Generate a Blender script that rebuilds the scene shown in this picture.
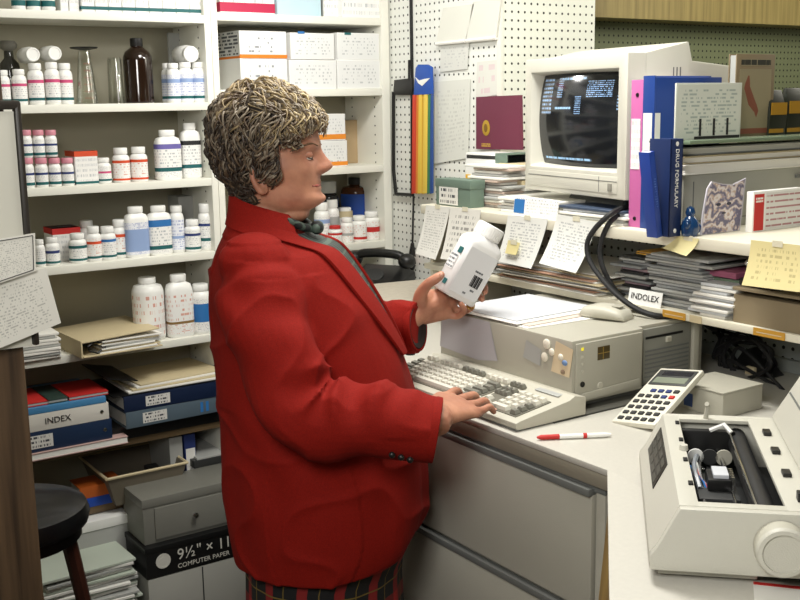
import bpy, bmesh, math, random
from mathutils import Vector, Matrix, Euler, noise
from bpy import context
PI = math.pi
for o in list(bpy.data.objects): bpy.data.objects.remove(o)
scene = context.scene
COL = scene.collection

# ------------------------------------------------------------------ camera
CX, CY = 400.0, 300.0
VPX, VPY = (2000.0, 76.0), (-338.0, 114.0)     # vanishing points of the shelf wall and of the counter
FPX = math.sqrt(-((VPX[0]-CX)*(VPY[0]-CX)+(VPX[1]-CY)*(VPY[1]-CY)))
_X = Vector((VPX[0]-CX, -(VPX[1]-CY), -FPX)).normalized()
_Y = Vector((VPY[0]-CX, -(VPY[1]-CY), -FPX)).normalized()
_Z = _X.cross(_Y)
R = Matrix((_X, _Y, _Z))
CAM = Vector((0, 0, 1.58))
cd = bpy.data.cameras.new('camera'); cam = bpy.data.objects.new('camera', cd); COL.objects.link(cam)
cd.sensor_width = 36; cd.lens = FPX*36/800; cd.clip_start = .05
M4 = R.to_4x4(); M4.translation = CAM; cam.matrix_world = M4
scene.camera = cam
def ray(px, py): return R @ Vector((px-CX, -(py-CY), -FPX))
def onx(px, py, x): r = ray(px, py); return CAM + r*((x-CAM.x)/r.x)
def ony(px, py, y): r = ray(px, py); return CAM + r*((y-CAM.y)/r.y)
def onz(px, py, z): r = ray(px, py); return CAM + r*((z-CAM.z)/r.z)

# ------------------------------------------------------------------ world, lights, exposure
w = bpy.data.worlds.new('world'); scene.world = w; w.use_nodes = True
w.node_tree.nodes['Background'].inputs[0].default_value = (.95, 1, .93, 1)
w.node_tree.nodes['Background'].inputs[1].default_value = .03
def area(loc, size, energy, color=(1, .97, .9), target=None, sy=None):
    l = bpy.data.lights.new('ceiling_or_fill_light', 'AREA'); l.energy = energy; l.color = color; l.shape = 'RECTANGLE'
    l.size = size; l.size_y = sy or size
    o = bpy.data.objects.new('ceiling_or_fill_light', l); COL.objects.link(o); o.location = loc
    if target: o.rotation_euler = (Vector(target)-Vector(loc)).to_track_quat('-Z', 'Y').to_euler()
    return o
area((-.15, .40, 1.98), .55, 19, (1, .98, .94), (1.55, 2.2, 1.2))  # unseen fill flash beside the camera, well below the ceiling
area((1.35, 1.75, 2.57), .5, 33, (1, .98, .93), sy=.9)
area((3.5, 1.6, 2.55), 1.2, 32, (1, .95, .82), (3.4, 2.9, 1.7))
pl = bpy.data.lights.new('studio_strobe', 'POINT'); pl.energy = 4; pl.shadow_soft_size = .022; pl.color = (1, .98, .94)
po = bpy.data.objects.new('studio_strobe', pl); COL.objects.link(po); po.location = (1.53, 2.76, 1.915)
vs = scene.view_settings
vs.view_transform = 'Standard'; vs.look = 'None'; vs.gamma = 1; vs.exposure = .15; vs.use_curve_mapping = False

# ------------------------------------------------------------------ materials
def lin(h):
    h = h.lstrip('#'); c = [int(h[i:i+2], 16)/255 for i in (0, 2, 4)]
    return tuple((x/12.92 if x <= .04045 else ((x+.055)/1.055)**2.4) for x in c)+(1,)
MATS = {}
def newmat(name):
    m = bpy.data.materials.new(name); m.use_nodes = True; MATS[name] = m
    nt = m.node_tree; return m, nt, nt.nodes['Principled BSDF']
def nd(nt, t, **kw):
    n = nt.nodes.new(t)
    for k, v in kw.items(): setattr(n, k, v)
    return n
def mat(name, col, rough=.5, metal=0, var=.08, vscale=6, bump=0, bscale=200, coat=0, trans=0, ior=1.45, emis=None, estr=0, sheen=0):
    if name in MATS: return MATS[name]
    m, nt, b = newmat(name)
    c = lin(col)
    b.inputs['Roughness'].default_value = rough; b.inputs['Metallic'].default_value = metal
    tc = nd(nt, 'ShaderNodeTexCoord')
    if var:
        n = nd(nt, 'ShaderNodeTexNoise'); n.inputs['Scale'].default_value = vscale; n.inputs['Detail'].default_value = 3
        nt.links.new(tc.outputs['Object'], n.inputs['Vector'])
        mx = nd(nt, 'ShaderNodeMix', data_type='RGBA')
        mx.inputs[6].default_value = tuple(x*(1-var) for x in c[:3])+(1,)
        mx.inputs[7].default_value = tuple(min(1, x*(1+var)) for x in c[:3])+(1,)
        nt.links.new(n.outputs['Fac'], mx.inputs[0]); nt.links.new(mx.outputs[2], b.inputs['Base Color'])
    else: b.inputs['Base Color'].default_value = c
    if bump:
        n2 = nd(nt, 'ShaderNodeTexNoise'); n2.inputs['Scale'].default_value = bscale; n2.inputs['Detail'].default_value = 2
        nt.links.new(tc.outputs['Object'], n2.inputs['Vector'])
        bp = nd(nt, 'ShaderNodeBump'); bp.inputs['Strength'].default_value = bump; bp.inputs['Distance'].default_value = .002
        nt.links.new(n2.outputs['Fac'], bp.inputs['Height']); nt.links.new(bp.outputs['Normal'], b.inputs['Normal'])
    if coat: b.inputs['Coat Weight'].default_value = coat
    if sheen: b.inputs['Sheen Weight'].default_value = sheen
    if trans: b.inputs['Transmission Weight'].default_value = trans; b.inputs['IOR'].default_value = ior
    if emis: b.inputs['Emission Color'].default_value = lin(emis); b.inputs['Emission Strength'].default_value = estr
    return m
def math_(nt, op, a, b=None, c=None):
    n = nd(nt, 'ShaderNodeMath', operation=op)
    for i, v in enumerate((a, b, c)):
        if v is None: continue
        if isinstance(v, (int, float)): n.inputs[i].default_value = v
        else: nt.links.new(v, n.inputs[i])
    return n.outputs[0]
def printed(name, paper, ink, rows=12, cols=30, thr=.5, margin=.08, rough=.7, emis=0, seed=0, fill=.5):
    """paper with rows of small printed or typed words, in the UV of the sheet"""
    if name in MATS: return MATS[name]
    m, nt, b = newmat(name); b.inputs['Roughness'].default_value = rough
    uv = nd(nt, 'ShaderNodeUVMap'); sp = nd(nt, 'ShaderNodeSeparateXYZ'); nt.links.new(uv.outputs[0], sp.inputs[0])
    u, v = sp.outputs[0], sp.outputs[1]
    vr = math_(nt, 'MULTIPLY', v, rows); fr = math_(nt, 'FRACT', vr); fl = math_(nt, 'FLOOR', vr)
    band = math_(nt, 'MULTIPLY', math_(nt, 'GREATER_THAN', fr, .5-fill/2), math_(nt, 'LESS_THAN', fr, .5+fill/2))
    cb = nd(nt, 'ShaderNodeCombineXYZ'); nt.links.new(math_(nt, 'MULTIPLY', u, cols), cb.inputs[0])
    nt.links.new(math_(nt, 'MULTIPLY_ADD', fl, 7.31, seed), cb.inputs[1])
    nz = nd(nt, 'ShaderNodeTexNoise'); nz.inputs['Scale'].default_value = 1; nz.inputs['Detail'].default_value = 2
    nt.links.new(cb.outputs[0], nz.inputs['Vector'])
    word = math_(nt, 'GREATER_THAN', nz.outputs['Fac'], thr)
    mg = math_(nt, 'MULTIPLY', math_(nt, 'MULTIPLY', math_(nt, 'GREATER_THAN', u, margin), math_(nt, 'LESS_THAN', u, 1-margin)),
               math_(nt, 'MULTIPLY', math_(nt, 'GREATER_THAN', v, margin), math_(nt, 'LESS_THAN', v, 1-margin)))
    k = math_(nt, 'MULTIPLY', math_(nt, 'MULTIPLY', band, word), mg)
    mx = nd(nt, 'ShaderNodeMix', data_type='RGBA'); nt.links.new(k, mx.inputs[0])
    mx.inputs[6].default_value = lin(paper); mx.inputs[7].default_value = lin(ink)
    nt.links.new(mx.outputs[2], b.inputs['Base Color'])
    if emis:
        e = nd(nt, 'ShaderNodeMix', data_type='RGBA'); nt.links.new(k, e.inputs[0]); e.inputs[6].default_value = (0, 0, 0, 1); e.inputs[7].default_value = lin(ink)
        nt.links.new(e.outputs[2], b.inputs['Emission Color']); b.inputs['Emission Strength'].default_value = emis
    return m
def pegmat(name, col, hole, pitch=.0254, rad=.0038, axes=('Y', 'Z'), rough=.5):
    m, nt, b = newmat(name); b.inputs['Roughness'].default_value = rough
    tc = nd(nt, 'ShaderNodeTexCoord'); sp = nd(nt, 'ShaderNodeSeparateXYZ'); nt.links.new(tc.outputs['Object'], sp.inputs[0])
    ds = []
    for a in axes:
        f = math_(nt, 'FRACT', math_(nt, 'MULTIPLY', sp.outputs[a], 1/pitch)); d = math_(nt, 'SUBTRACT', f, .5); ds.append(math_(nt, 'MULTIPLY', d, d))
    r2 = math_(nt, 'ADD', *ds); k = math_(nt, 'LESS_THAN', r2, (rad/pitch)**2)
    n = nd(nt, 'ShaderNodeTexNoise'); n.inputs['Scale'].default_value = 3; nt.links.new(tc.outputs['Object'], n.inputs['Vector'])
    c = lin(col); base = nd(nt, 'ShaderNodeMix', data_type='RGBA'); nt.links.new(n.outputs['Fac'], base.inputs[0])
    base.inputs[6].default_value = tuple(x*.9 for x in c[:3])+(1,); base.inputs[7].default_value = c
    mx = nd(nt, 'ShaderNodeMix', data_type='RGBA'); nt.links.new(k, mx.inputs[0]); nt.links.new(base.outputs[2], mx.inputs[6]); mx.inputs[7].default_value = lin(hole)
    nt.links.new(mx.outputs[2], b.inputs['Base Color'])
    bp = nd(nt, 'ShaderNodeBump'); bp.inputs['Strength'].default_value = .6; bp.inputs['Distance'].default_value = .003
    nt.links.new(math_(nt, 'SUBTRACT', 1, k), bp.inputs['Height']); nt.links.new(bp.outputs['Normal'], b.inputs['Normal'])
    return m
def woodmat(name, c1, c2, axis='Z', scale=30, rough=.5):
    m, nt, b = newmat(name); b.inputs['Roughness'].default_value = rough
    tc = nd(nt, 'ShaderNodeTexCoord'); mp = nd(nt, 'ShaderNodeMapping'); s = [scale]*3; s['XYZ'.index(axis)] = scale*.04
    mp.inputs['Scale'].default_value = s; nt.links.new(tc.outputs['Object'], mp.inputs[0])
    n = nd(nt, 'ShaderNodeTexNoise'); n.inputs['Scale'].default_value = 1.5; n.inputs['Detail'].default_value = 5; nt.links.new(mp.outputs[0], n.inputs['Vector'])
    cr = nd(nt, 'ShaderNodeValToRGB'); cr.color_ramp.elements[0].position = .35; cr.color_ramp.elements[1].position = .68
    cr.color_ramp.elements[0].color = lin(c1); cr.color_ramp.elements[1].color = lin(c2)
    nt.links.new(n.outputs['Fac'], cr.inputs[0]); nt.links.new(cr.outputs[0], b.inputs['Base Color'])
    return m

# ------------------------------------------------------------------ mesh helpers
def T(x=0, y=0, z=0, rx=0, ry=0, rz=0):
    return Matrix.Translation((x, y, z)) @ Euler((rx, ry, rz)).to_matrix().to_4x4()
class MB:
    def __init__(s): s.v = []; s.f = []; s.m = []; s.uv = []
    def add(s, vs, fs, mi=0, M=None, uvs=None):
        o = len(s.v)
        for p in vs:
            p = Vector(p); s.v.append(tuple(M @ p) if M else tuple(p))
        for i, f in enumerate(fs):
            s.f.append([k+o for k in f]); s.m.append(mi)
            s.uv.append(uvs[i] if uvs else [(0, 0)]*len(f))
        return s
    def box(s, a, b, mi=0, M=None):
        x0, y0, z0 = a; x1, y1, z1 = b
        vs = [(x0, y0, z0), (x1, y0, z0), (x1, y1, z0), (x0, y1, z0), (x0, y0, z1), (x1, y0, z1), (x1, y1, z1), (x0, y1, z1)]
        q = [(0, 0), (1, 0), (1, 1), (0, 1)]
        return s.add(vs, [(3, 2, 1, 0), (4, 5, 6, 7), (0, 1, 5, 4), (1, 2, 6, 5), (2, 3, 7, 6), (3, 0, 4, 7)], mi, M, [q]*6)
    def loft(s, rings, mi=0, M=None, cap=True, closed=False):
        """rings: equal-length lists of points; side faces plus end caps; uv u round, v along"""
        n = len(rings[0]); vs = [p for r in rings for p in r]; fs = []; uv = []; k = len(rings)-1
        for i in range(k):
            for j in range(n):
                j2 = (j+1) % n
                fs.append((i*n+j, i*n+j2, (i+1)*n+j2, (i+1)*n+j)); uv.append([(j/n, i/k), ((j+1)/n, i/k), ((j+1)/n, (i+1)/k), (j/n, (i+1)/k)])
        if cap:
            fs.append(tuple(range(n-1, -1, -1))); fs.append(tuple(range(k*n, k*n+n))); uv += [[(.5, .5)]*n]*2
        return s.add(vs, fs, mi, M, uv)
    def lathe(s, prof, seg=20, mi=0, M=None, e=2, ay=1):
        rs = []
        for r, z in prof:
            ring = []
            for j in range(seg):
                a = 2*PI*j/seg; c, d = math.cos(a), math.sin(a)
                c = math.copysign(abs(c)**(2/e), c); d = math.copysign(abs(d)**(2/e), d)
                ring.append((r*c, r*d*ay, z))
            rs.append(ring)
        return s.loft(rs, mi, M)
    def tube(s, pts, r, seg=8, mi=0, M=None):
        pts = [Vector(p) for p in pts]; n = len(pts); rr = r if isinstance(r, (list, tuple)) else [r]*n
        rings = []; up = None
        for i, p in enumerate(pts):
            t = (pts[min(i+1, n-1)]-pts[max(i-1, 0)]); t = t.normalized() if t.length > 1e-9 else Vector((0, 0, 1))
            if up is None: up = t.orthogonal().normalized()
            up = (up-t*up.dot(t)); up = up.normalized() if up.length > 1e-6 else t.orthogonal().normalized()
            b = t.cross(up)
            rings.append([tuple(p+(up*math.cos(2*PI*j/seg)+b*math.sin(2*PI*j/seg))*rr[i]) for j in range(seg)])
        return s.loft(rings, mi, M)
    def prism(s, poly, h0, h1, mi=0, M=None):
        n = len(poly); vs = [(x, y, h0) for x, y in poly]+[(x, y, h1) for x, y in poly]
        fs = [tuple(range(n-1, -1, -1)), tuple(range(n, 2*n))]+[(i, (i+1) % n, n+(i+1) % n, n+i) for i in range(n)]
        return s.add(vs, fs, mi, M)
    def quad(s, p, mi=0, M=None): return s.add(p, [(0, 1, 2, 3)], mi, M, [[(0, 0), (1, 0), (1, 1), (0, 1)]])
    def sphere(s, c, r, seg=16, rings=10, mi=0, M=None):
        if not isinstance(r, (tuple, list)): r = (r, r, r)
        rs = []
        for i in range(rings+1):
            a = -PI/2+PI*i/rings; k = max(math.cos(a), .02)
            rs.append([(c[0]+r[0]*k*math.cos(2*PI*j/seg), c[1]+r[1]*k*math.sin(2*PI*j/seg), c[2]+r[2]*math.sin(a)) for j in range(seg)])
        return s.loft(rs, mi, M)
    def mesh(s, name, mats, bevel=0, smooth=40, segs=2):
        me = bpy.data.meshes.new(name); me.from_pydata(s.v, [], s.f)
        if not isinstance(mats, (list, tuple)): mats = [mats]
        for m in mats: me.materials.append(m)
        me.polygons.foreach_set('material_index', s.m)
        ul = me.uv_layers.new(name='UVMap'); ul.data.foreach_set('uv', [c for f in s.uv for q in f for c in q])
        if bevel:
            bm = bmesh.new(); bm.from_mesh(me); bmesh.ops.remove_doubles(bm, verts=bm.verts, dist=1e-6)
            es = [e for e in bm.edges if len(e.link_faces) == 2 and e.calc_face_angle(0) > .5]
            bmesh.ops.bevel(bm, geom=es, offset=bevel, segments=segs, affect='EDGES', profile=.6, clamp_overlap=True)
            bm.to_mesh(me); bm.free()
        if smooth:
            me.polygons.foreach_set('use_smooth', [True]*len(me.polygons)); me.set_sharp_from_angle(angle=math.radians(smooth))
        me.update(); return me
    def build(s, name, mats, parent=None, bevel=0, smooth=40, segs=2, M=None):
        o = bpy.data.objects.new(name, s.mesh(name, mats, bevel, smooth, segs)); COL.objects.link(o)
        if parent: o.parent = parent
        if M is not None: o.matrix_basis = M
        return o
def tag(o, label=None, cat=None, group=None, kind=None):
    if label: o['label'] = label
    if cat: o['category'] = cat
    if group: o['group'] = group
    if kind: o['kind'] = kind
    return o
def thing(name, label, cat, loc=(0, 0, 0), rz=0, group=None, M=None):
    o = bpy.data.objects.new(name, None); COL.objects.link(o); o.empty_display_size = .05
    if M is not None: o.matrix_basis = M
    else: o.location = loc; o.rotation_euler = (0, 0, rz)
    return tag(o, label, cat, group)
def struct(o): o['kind'] = 'structure'; return o
def part(name, a, b, m, parent, bevel=0, M=None, segs=2):
    return MB().box(a, b).build(name, m, parent, bevel, M=M, segs=segs)
def bez(p, n=24):
    """Catmull-Rom through points"""
    p = [Vector(q) for q in p]; p = [2*p[0]-p[1]]+p+[2*p[-1]-p[-2]]; out = []
    k = len(p)-3
    for i in range(k):
        a, b, c, d = p[i:i+4]
        for j in range(n):
            t = j/n; out.append(.5*((2*b)+(-a+c)*t+(2*a-5*b+4*c-d)*t*t+(-a+3*b-3*c+d)*t**3))
    out.append(p[-2]); return out
def text(name, body, size, m, parent, M, extrude=.0004, align='LEFT', sx=1):
    cu = bpy.data.curves.new('t', 'FONT'); cu.body = body; cu.size = size; cu.extrude = extrude; cu.align_x = align; cu.align_y = 'CENTER'; cu.resolution_u = 3
    to = bpy.data.objects.new('t', cu); COL.objects.link(to); context.view_layer.update()
    me = bpy.data.meshes.new_from_object(to.evaluated_get(context.evaluated_depsgraph_get()))
    bpy.data.objects.remove(to); bpy.data.curves.remove(cu)
    me.name = name; me.materials.clear(); me.materials.append(m)
    o = bpy.data.objects.new(name, me); COL.objects.link(o); o.parent = parent
    o.matrix_basis = M @ Matrix.Diagonal((sx, 1, 1, 1)); return o
random.seed(4)

# palette
WHITE = mat('white_plastic', '#f0f0ec', .35, var=.03)
OFFW = mat('shelf_paint', '#e6e5da', .45, var=.04, vscale=4)
BEIGE = mat('beige_plastic', '#bdbaab', .45, var=.04, bump=.15, bscale=900)
BEIGE2 = mat('computer_grey', '#aeab9d', .45, var=.04, bump=.15, bscale=900)
PAPER = mat('paper', '#ebe9e2', .75, var=.05)
PAPERG = mat('grey_paper', '#a9aaa6', .75, var=.1)
MANILA = mat('manila_card', '#c9ba96', .7, var=.08)
BLACK = mat('black_plastic', '#121212', .4, var=.05)
BLACKR = mat('black_rubber', '#161617', .65, var=.05)
DARK = mat('dark_grey', '#2c2d2d', .5)
CHROME = mat('chrome', '#c8c8c6', .2, 1, var=0)
TEAL = mat('teal_print', '#0e5a5c', .6, var=0)
PINK = mat('pink_print', '#c84a78', .6, var=0)
ORANGE = mat('orange_print', '#e07a18', .6, var=0)
REDO = mat('red_orange_print', '#d34a22', .6, var=0)
NAVY = mat('navy_print', '#24356e', .6, var=0)
BLUE = mat('blue_print', '#2a6fb0', .6, var=0)
LBLUE = mat('light_blue_print', '#8fa6cf', .6, var=0)
PURPLE = mat('violet_print', '#6a62a8', .6, var=0)
RED = mat('red_print', '#c02824', .6, var=0)
YELLOW = mat('yellow_print', '#e0b020', .6, var=0)
BLKP = mat('black_print', '#1c1c1e', .6, var=0)
LABEL = printed('label_print', '#efeeea', '#b6b9bc', 6, 60, .54, .0)
LABELR = printed('label_print_red', '#efeeea', '#d8a494', 6, 50, .56, .0)
LABELB = printed('label_print_blue', '#e8eaf0', '#a0a8cc', 5, 50, .52, .0)

# ================================================================== structure
YF = 3.14          # bookcase front
YB = 3.40          # bookcase back
CT = .95           # counter top height
ZU, ZL = 1.29, 1.12  # upper and lower ledge shelf tops
FLOORM = mat('vinyl_floor', '#4a463e', .5, var=.2, vscale=9)
CEILM = mat('ceiling_tile', '#e6e4dc', .8, var=.05, vscale=20)
WALLM = mat('painted_wall', '#cfcdbf', .7, var=.05)
def wall(name, a, b, m): return struct(MB().box(a, b).build(name, m))
wall('floor', (-1.7, -1.7, -.05), (5.4, 3.7, 0), FLOORM)
wall('ceiling', (-1.7, -1.7, 2.62), (5.4, 3.7, 2.68), CEILM)
wall('wall_left', (-1.7, -1.7, 0), (-1.6, 3.7, 2.62), WALLM)
wall('wall_rear', (-1.6, -1.7, 0), (5.3, -1.6, 2.62), WALLM)
wall('wall_right', (5.3, -1.7, 0), (5.4, 3.7, 2.62), WALLM)
wall('wall_back', (-1.6, YB+.03, 0), (2.105, 3.62, 2.62), WALLM)
PEGW = pegmat('white_pegboard', '#ecede6', '#1c1d18')
PEGX = pegmat('white_pegboard_end', '#e8ebdf', '#1c1d18', axes=('X', 'Z'))
PEGG = pegmat('green_pegboard', '#788060', '#20241a', axes=('X', 'Z'), rad=.0042)
PEGL = pegmat('grey_pegboard', '#b6bcbb', '#1c1f1e', rad=.0045)
# panel beside the bookcase (faces the aisle) and its end (faces the camera)
wall('wall_pegboard_aisle', (2.105, 2.555, 0), (2.13, 3.62, 2.62), PEGW)
wall('wall_pegboard_end', (2.105, 2.545, 0), (2.49, 2.555, 2.62), PEGX)
wall('trim_1', (2.098, 2.540, 0), (2.108, 2.557, 2.62), OFFW)
# black cable strip where two panels meet
wall('trim_2', (2.100, 3.005, 1.60), (2.105, 3.018, 2.62), BLACKR)
# shop display wall
wall('wall_far', (2.49, 3.0, 0), (5.3, 3.06, 2.62), PEGG)
VAL = woodmat('olive_wood', '#857648', '#a6955e', 'Z', 34)
wall('trim_3', (2.49, 2.86, 1.868), (5.3, 3.0, 2.62), VAL)

# ================================================================== bookcase
bc = thing('bookcase', 'off-white built-in bookcase with open shelves along the back wall', 'bookcase', (1.43, YF, 0))
BK = mat('bookcase_back', '#a19c88', .6, var=.05, vscale=3)
def bpart(name, a, b, m=OFFW, bev=.002):
    return MB().box((a[0]-1.43, a[1]-YF, a[2]), (b[0]-1.43, b[1]-YF, b[2])).build(name, m, bc, bev)
XL, XD0, XD1, XR0, XR1 = .30, 1.414, 1.458, 2.066, 2.098
bpart('back_panel', (XL, YB-.012, 0), (XR1, YB, 2.3), BK)
bpart('side_panel', (XL-.03, YF, 0), (XL, YB, 2.3)); bpart('side_panel', (XR0, YF, 0), (XR1, YB, 2.3))
bpart('divider', (XD0, YF, 0), (1.4355, YB, 2.3)); bpart('divider', (1.4365, YF, 0), (XD1, YB, 2.3))
ST = .024
LSH = [1.828, 1.565, 1.329, 1.096, .827]; RSH = [1.838, 1.603, 1.341, 1.075]
for z in LSH+[2.09]: bpart('shelf', (XL, YF, z), (XD0, YB-.012, z+ST))
for z in RSH+[2.10]: bpart('shelf', (XD1, YF, z), (XR0, YB-.012, z+ST))
SHD = woodmat('brown_shelf', '#5e4a32', '#7d6a4c', 'X', 20)
bpart('shelf', (XL, YF, .535), (XD0, YB-.012, .535+ST), SHD)
bpart('shelf', (XL, YF+.02, .330), (XD0, YB-.012, .330+ST), SHD)
bpart('shelf', (XD1, YF, .72), (XR0, YB-.012, .72+ST))
LT = [z+ST for z in LSH]; RT = [z+ST for z in RSH]; LF, LG = .535+ST, .330+ST
# shelf-pin holes in the uprights
pin = MB()
for k in range(46):
    z = .7+k*.032
    for y in (YF+.05, YF+.2):
        pin.lathe([(.003, -.0006), (.003, .0006)], 6, M=T(XR0-1.43-.0003, y-YF, z, 0, PI/2, 0))
        pin.lathe([(.003, -.0006), (.003, .0006)], 6, M=T(XD0-1.43-.0003, y-YF, z, 0, PI/2, 0))
po_ = pin.build('shelf_pin_holes', BLACKR, bc); po_['kind'] = 'stuff'

# ================================================================== counter and ledge
LAM = mat('counter_laminate', '#c2bfb5', .4, var=.06, vscale=120)
EDGE = mat('counter_edge', '#8d8778', .5)
ct = thing('counter', 'pale laminate counter with an angled end under the printer', 'counter', (1.7, 1.7, 0))
poly = [(1.55, 3.12), (1.55, 2.5), (1.268, 2.5), (1.277, 1.257), (.66, .635), (1.05, .19), (1.75, .60), (2.098, .95), (2.098, 3.12)]
loc = [(x-1.7, y-1.7) for x, y in poly]
MB().prism(loc, CT-.012, CT).build('worktop', LAM, ct, .002)
loc2 = [(x*.997, y) for x, y in loc]
MB().prism(loc2, CT-.04, CT-.012).build('edge_band', EDGE, ct, .002)
WOODY = woodmat('yellow_wood', '#7d5f2c', '#a98844', 'Z', 26)
# wooden support panel below the angled end
MB().loft([[(1.16-1.7, 1.24-1.7, .0), (1.20-1.7, 1.22-1.7, .0), (.86-1.7, .78-1.7, 0), (.84-1.7, .80-1.7, 0)], [(1.268-1.7, 1.242-1.7, .905), (1.285-1.7, 1.23-1.7, .905), (1.02-1.7, .95-1.7, .905), (1.0-1.7, .97-1.7, .905)]]).build('support_panel', WOODY, ct, .002)
part('back_support', (.36, -.7, 0), (.39, 1.4, CT-.04), EDGE, ct)

cab = thing('filing_cabinet', 'grey two-drawer lateral filing cabinet under the counter', 'cabinet', (1.285, 1.62, 0))
CABM = mat('cabinet_grey', '#b3b0a3', .5, var=.05, bump=.2, bscale=700)
CABD = mat('cabinet_dark_grey', '#6d6f6c', .5)  # plain darker grey for rails, pulls, grooves, slots and bases
part('body', (.012, -.352, .02), (.5, .48, CT-.042), CABM, cab, .002)
part('plinth', (.04, -.34, 0), (.48, .46, .02), BLACK, cab)
for z0, z1 in ((.668, .893), (.40, .650), (.10, .385)):
    d = part('drawer', (-.006, -.325, z0), (.012, .46, z1), CABM, cab, .0025)
    MB().box((-.014, -.325, z1-.004), (.004, .46, z1+.010)).build('pull', CABD, d, .002)
part('top_rail', (.0, -.352, .896), (.012, .48, .908), CABD, cab, .001)
part('corner_post', (.0, -.352, .02), (.012, -.330, .90), CABM, cab, .002)

# ledge with two shelves behind the counter
LEDG = mat('ledge_paint', '#d8d3c0', .5, var=.05)
lg = thing('counter_ledge', 'cream two-tier shelf ledge with pegboard back along the counter', 'shelf', (2.0, 1.8, 0))
def lpart(name, a, b, m, bev=.002): return MB().box((a[0]-2, a[1]-1.8, a[2]), (b[0]-2, b[1]-1.8, b[2])).build(name, m, lg, bev)
lpart('upper_shelf', (1.768, .75, ZU-.026), (2.455, 2.50, ZU), LEDG, .004)
lpart('lower_shelf', (1.778, .80, ZL-.016), (2.098, 2.50, ZL), LEDG, .003)
pgo = MB().box((-.003, -.90, CT), (.008, .75, ZU-.027)).build('pegboard_back', PEGL, lg, M=T(2.102-2.0, 0, 0))
lpart('shop_side_panel', (2.44, .80, 0), (2.455, 2.50, ZU-.027), LEDG)
lpart('bracket', (1.80, 2.485, CT), (2.098, 2.499, ZU-.027), LEDG)
lpart('base_strip', (2.085, .95, CT), (2.098, 2.5, CT+.03), mat('grey_strip', '#9a9f9b', .5))

# ================================================================== bookcase contents
CAPW = mat('white_cap', '#eeeeea', .4, var=.02)
def bottle(l, r, t, zs, label, group=None, off=.02, kind='round', bands=None, capm=None, bodym=None, z0=None, text_m=None, name='pill_bottle', cat='bottle', capr=.8, caph=.2, Y=None):
    """upright bottle seen between image columns l..r with its top at row t, standing on height zs"""
    cx = (l+r)/2; yf = (YF if Y is None else Y)+off
    A = ony(l, t, yf); B = ony(r, t, yf); Cc = ony(cx, t, yf)
    rad = (B.x-A.x)/2*.93; h = Cc.z-zs
    ay = 1 if kind == 'round' else .62
    th = thing(name, label, cat, (ony(cx, t, yf+rad*ay).x if 0 else Cc.x, yf+rad*ay, zs), 0, group)
    bodym = bodym or WHITE
    e = 2 if kind == 'round' else 3.4
    hc = h*caph; hb = h-hc; sh = hb*.14 if kind == 'round' else hb*.18
    nr = rad*capr*.86
    prof = [(rad*.9, 0), (rad, rad*.1), (rad, hb-sh), (rad*.97, hb-sh*.7), (rad*.86, hb-sh*.25), (nr, hb), (nr, hb+hc*.3)]
    MB().lathe(prof, 24, e=e, ay=ay).build('body', bodym, th, smooth=45)
    cr = rad*capr
    MB().lathe([(cr*.98, hb+.002), (cr, hb+.003), (cr, h-.002), (cr*.94, h)], 20, ay=(1 if kind == 'round' else ay+.1)).build('cap', capm or CAPW, th, smooth=45)
    if bands is not None:
        lb = MB(); mats = []; rr = rad*1.008
        lo, hi = .06, (hb-sh)/h-.02
        def ringz(z): 
            ring = []
            for j in range(24):
                a = 2*PI*j/24; c, d = math.cos(a), math.sin(a)
                c = math.copysign(abs(c)**(2/e), c); d = math.copysign(abs(d)**(2/e), d); ring.append((rr*c, rr*d*ay, z))
            return ring
        edges = [(lo, hi, text_m or LABEL)]+list(bands)
        # cut the label into stacked rings
        cuts = sorted({lo, hi}|{c for b in bands for c in b[:2]})
        for a, b in zip(cuts[:-1], cuts[1:]):
            mm = text_m or LABEL
            for b0, b1, m in bands:
                if a >= b0-1e-6 and b <= b1+1e-6: mm = m
            if mm not in mats: mats.append(mm)
            lb.loft([ringz(a*h), ringz(b*h)], mats.index(mm), cap=False)
        lb.build('label', mats, th, smooth=45)
    return th
def lying(px, py, rpx, z, label, yo=.03, ang=0, length=.09, group=None, l2=None):
    """bottle lying down, cap end towards the viewer"""
    P = ony(px, py, YF+yo); r = rpx*3.3/FPX
    th = thing('lying_bottle', label, 'bottle', M=T(P.x, P.y, z+r) @ Euler((PI/2, 0, ang)).to_matrix().to_4x4(), group=group)
    MB().lathe([(r*.9, -length), (r, -length+.004), (r, -.03), (r*.8, -.018), (r*.7, -.012)], 20).build('body', WHITE, th)
    MB().lathe([(r*.84, -.014), (r*.86, -.012), (r*.86, .0), (r*.8, .002), (r*.66, .002), (r*.62, .0005), (.001, .0005)], 20).build('cap', CAPW, th)
    return th
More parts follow.
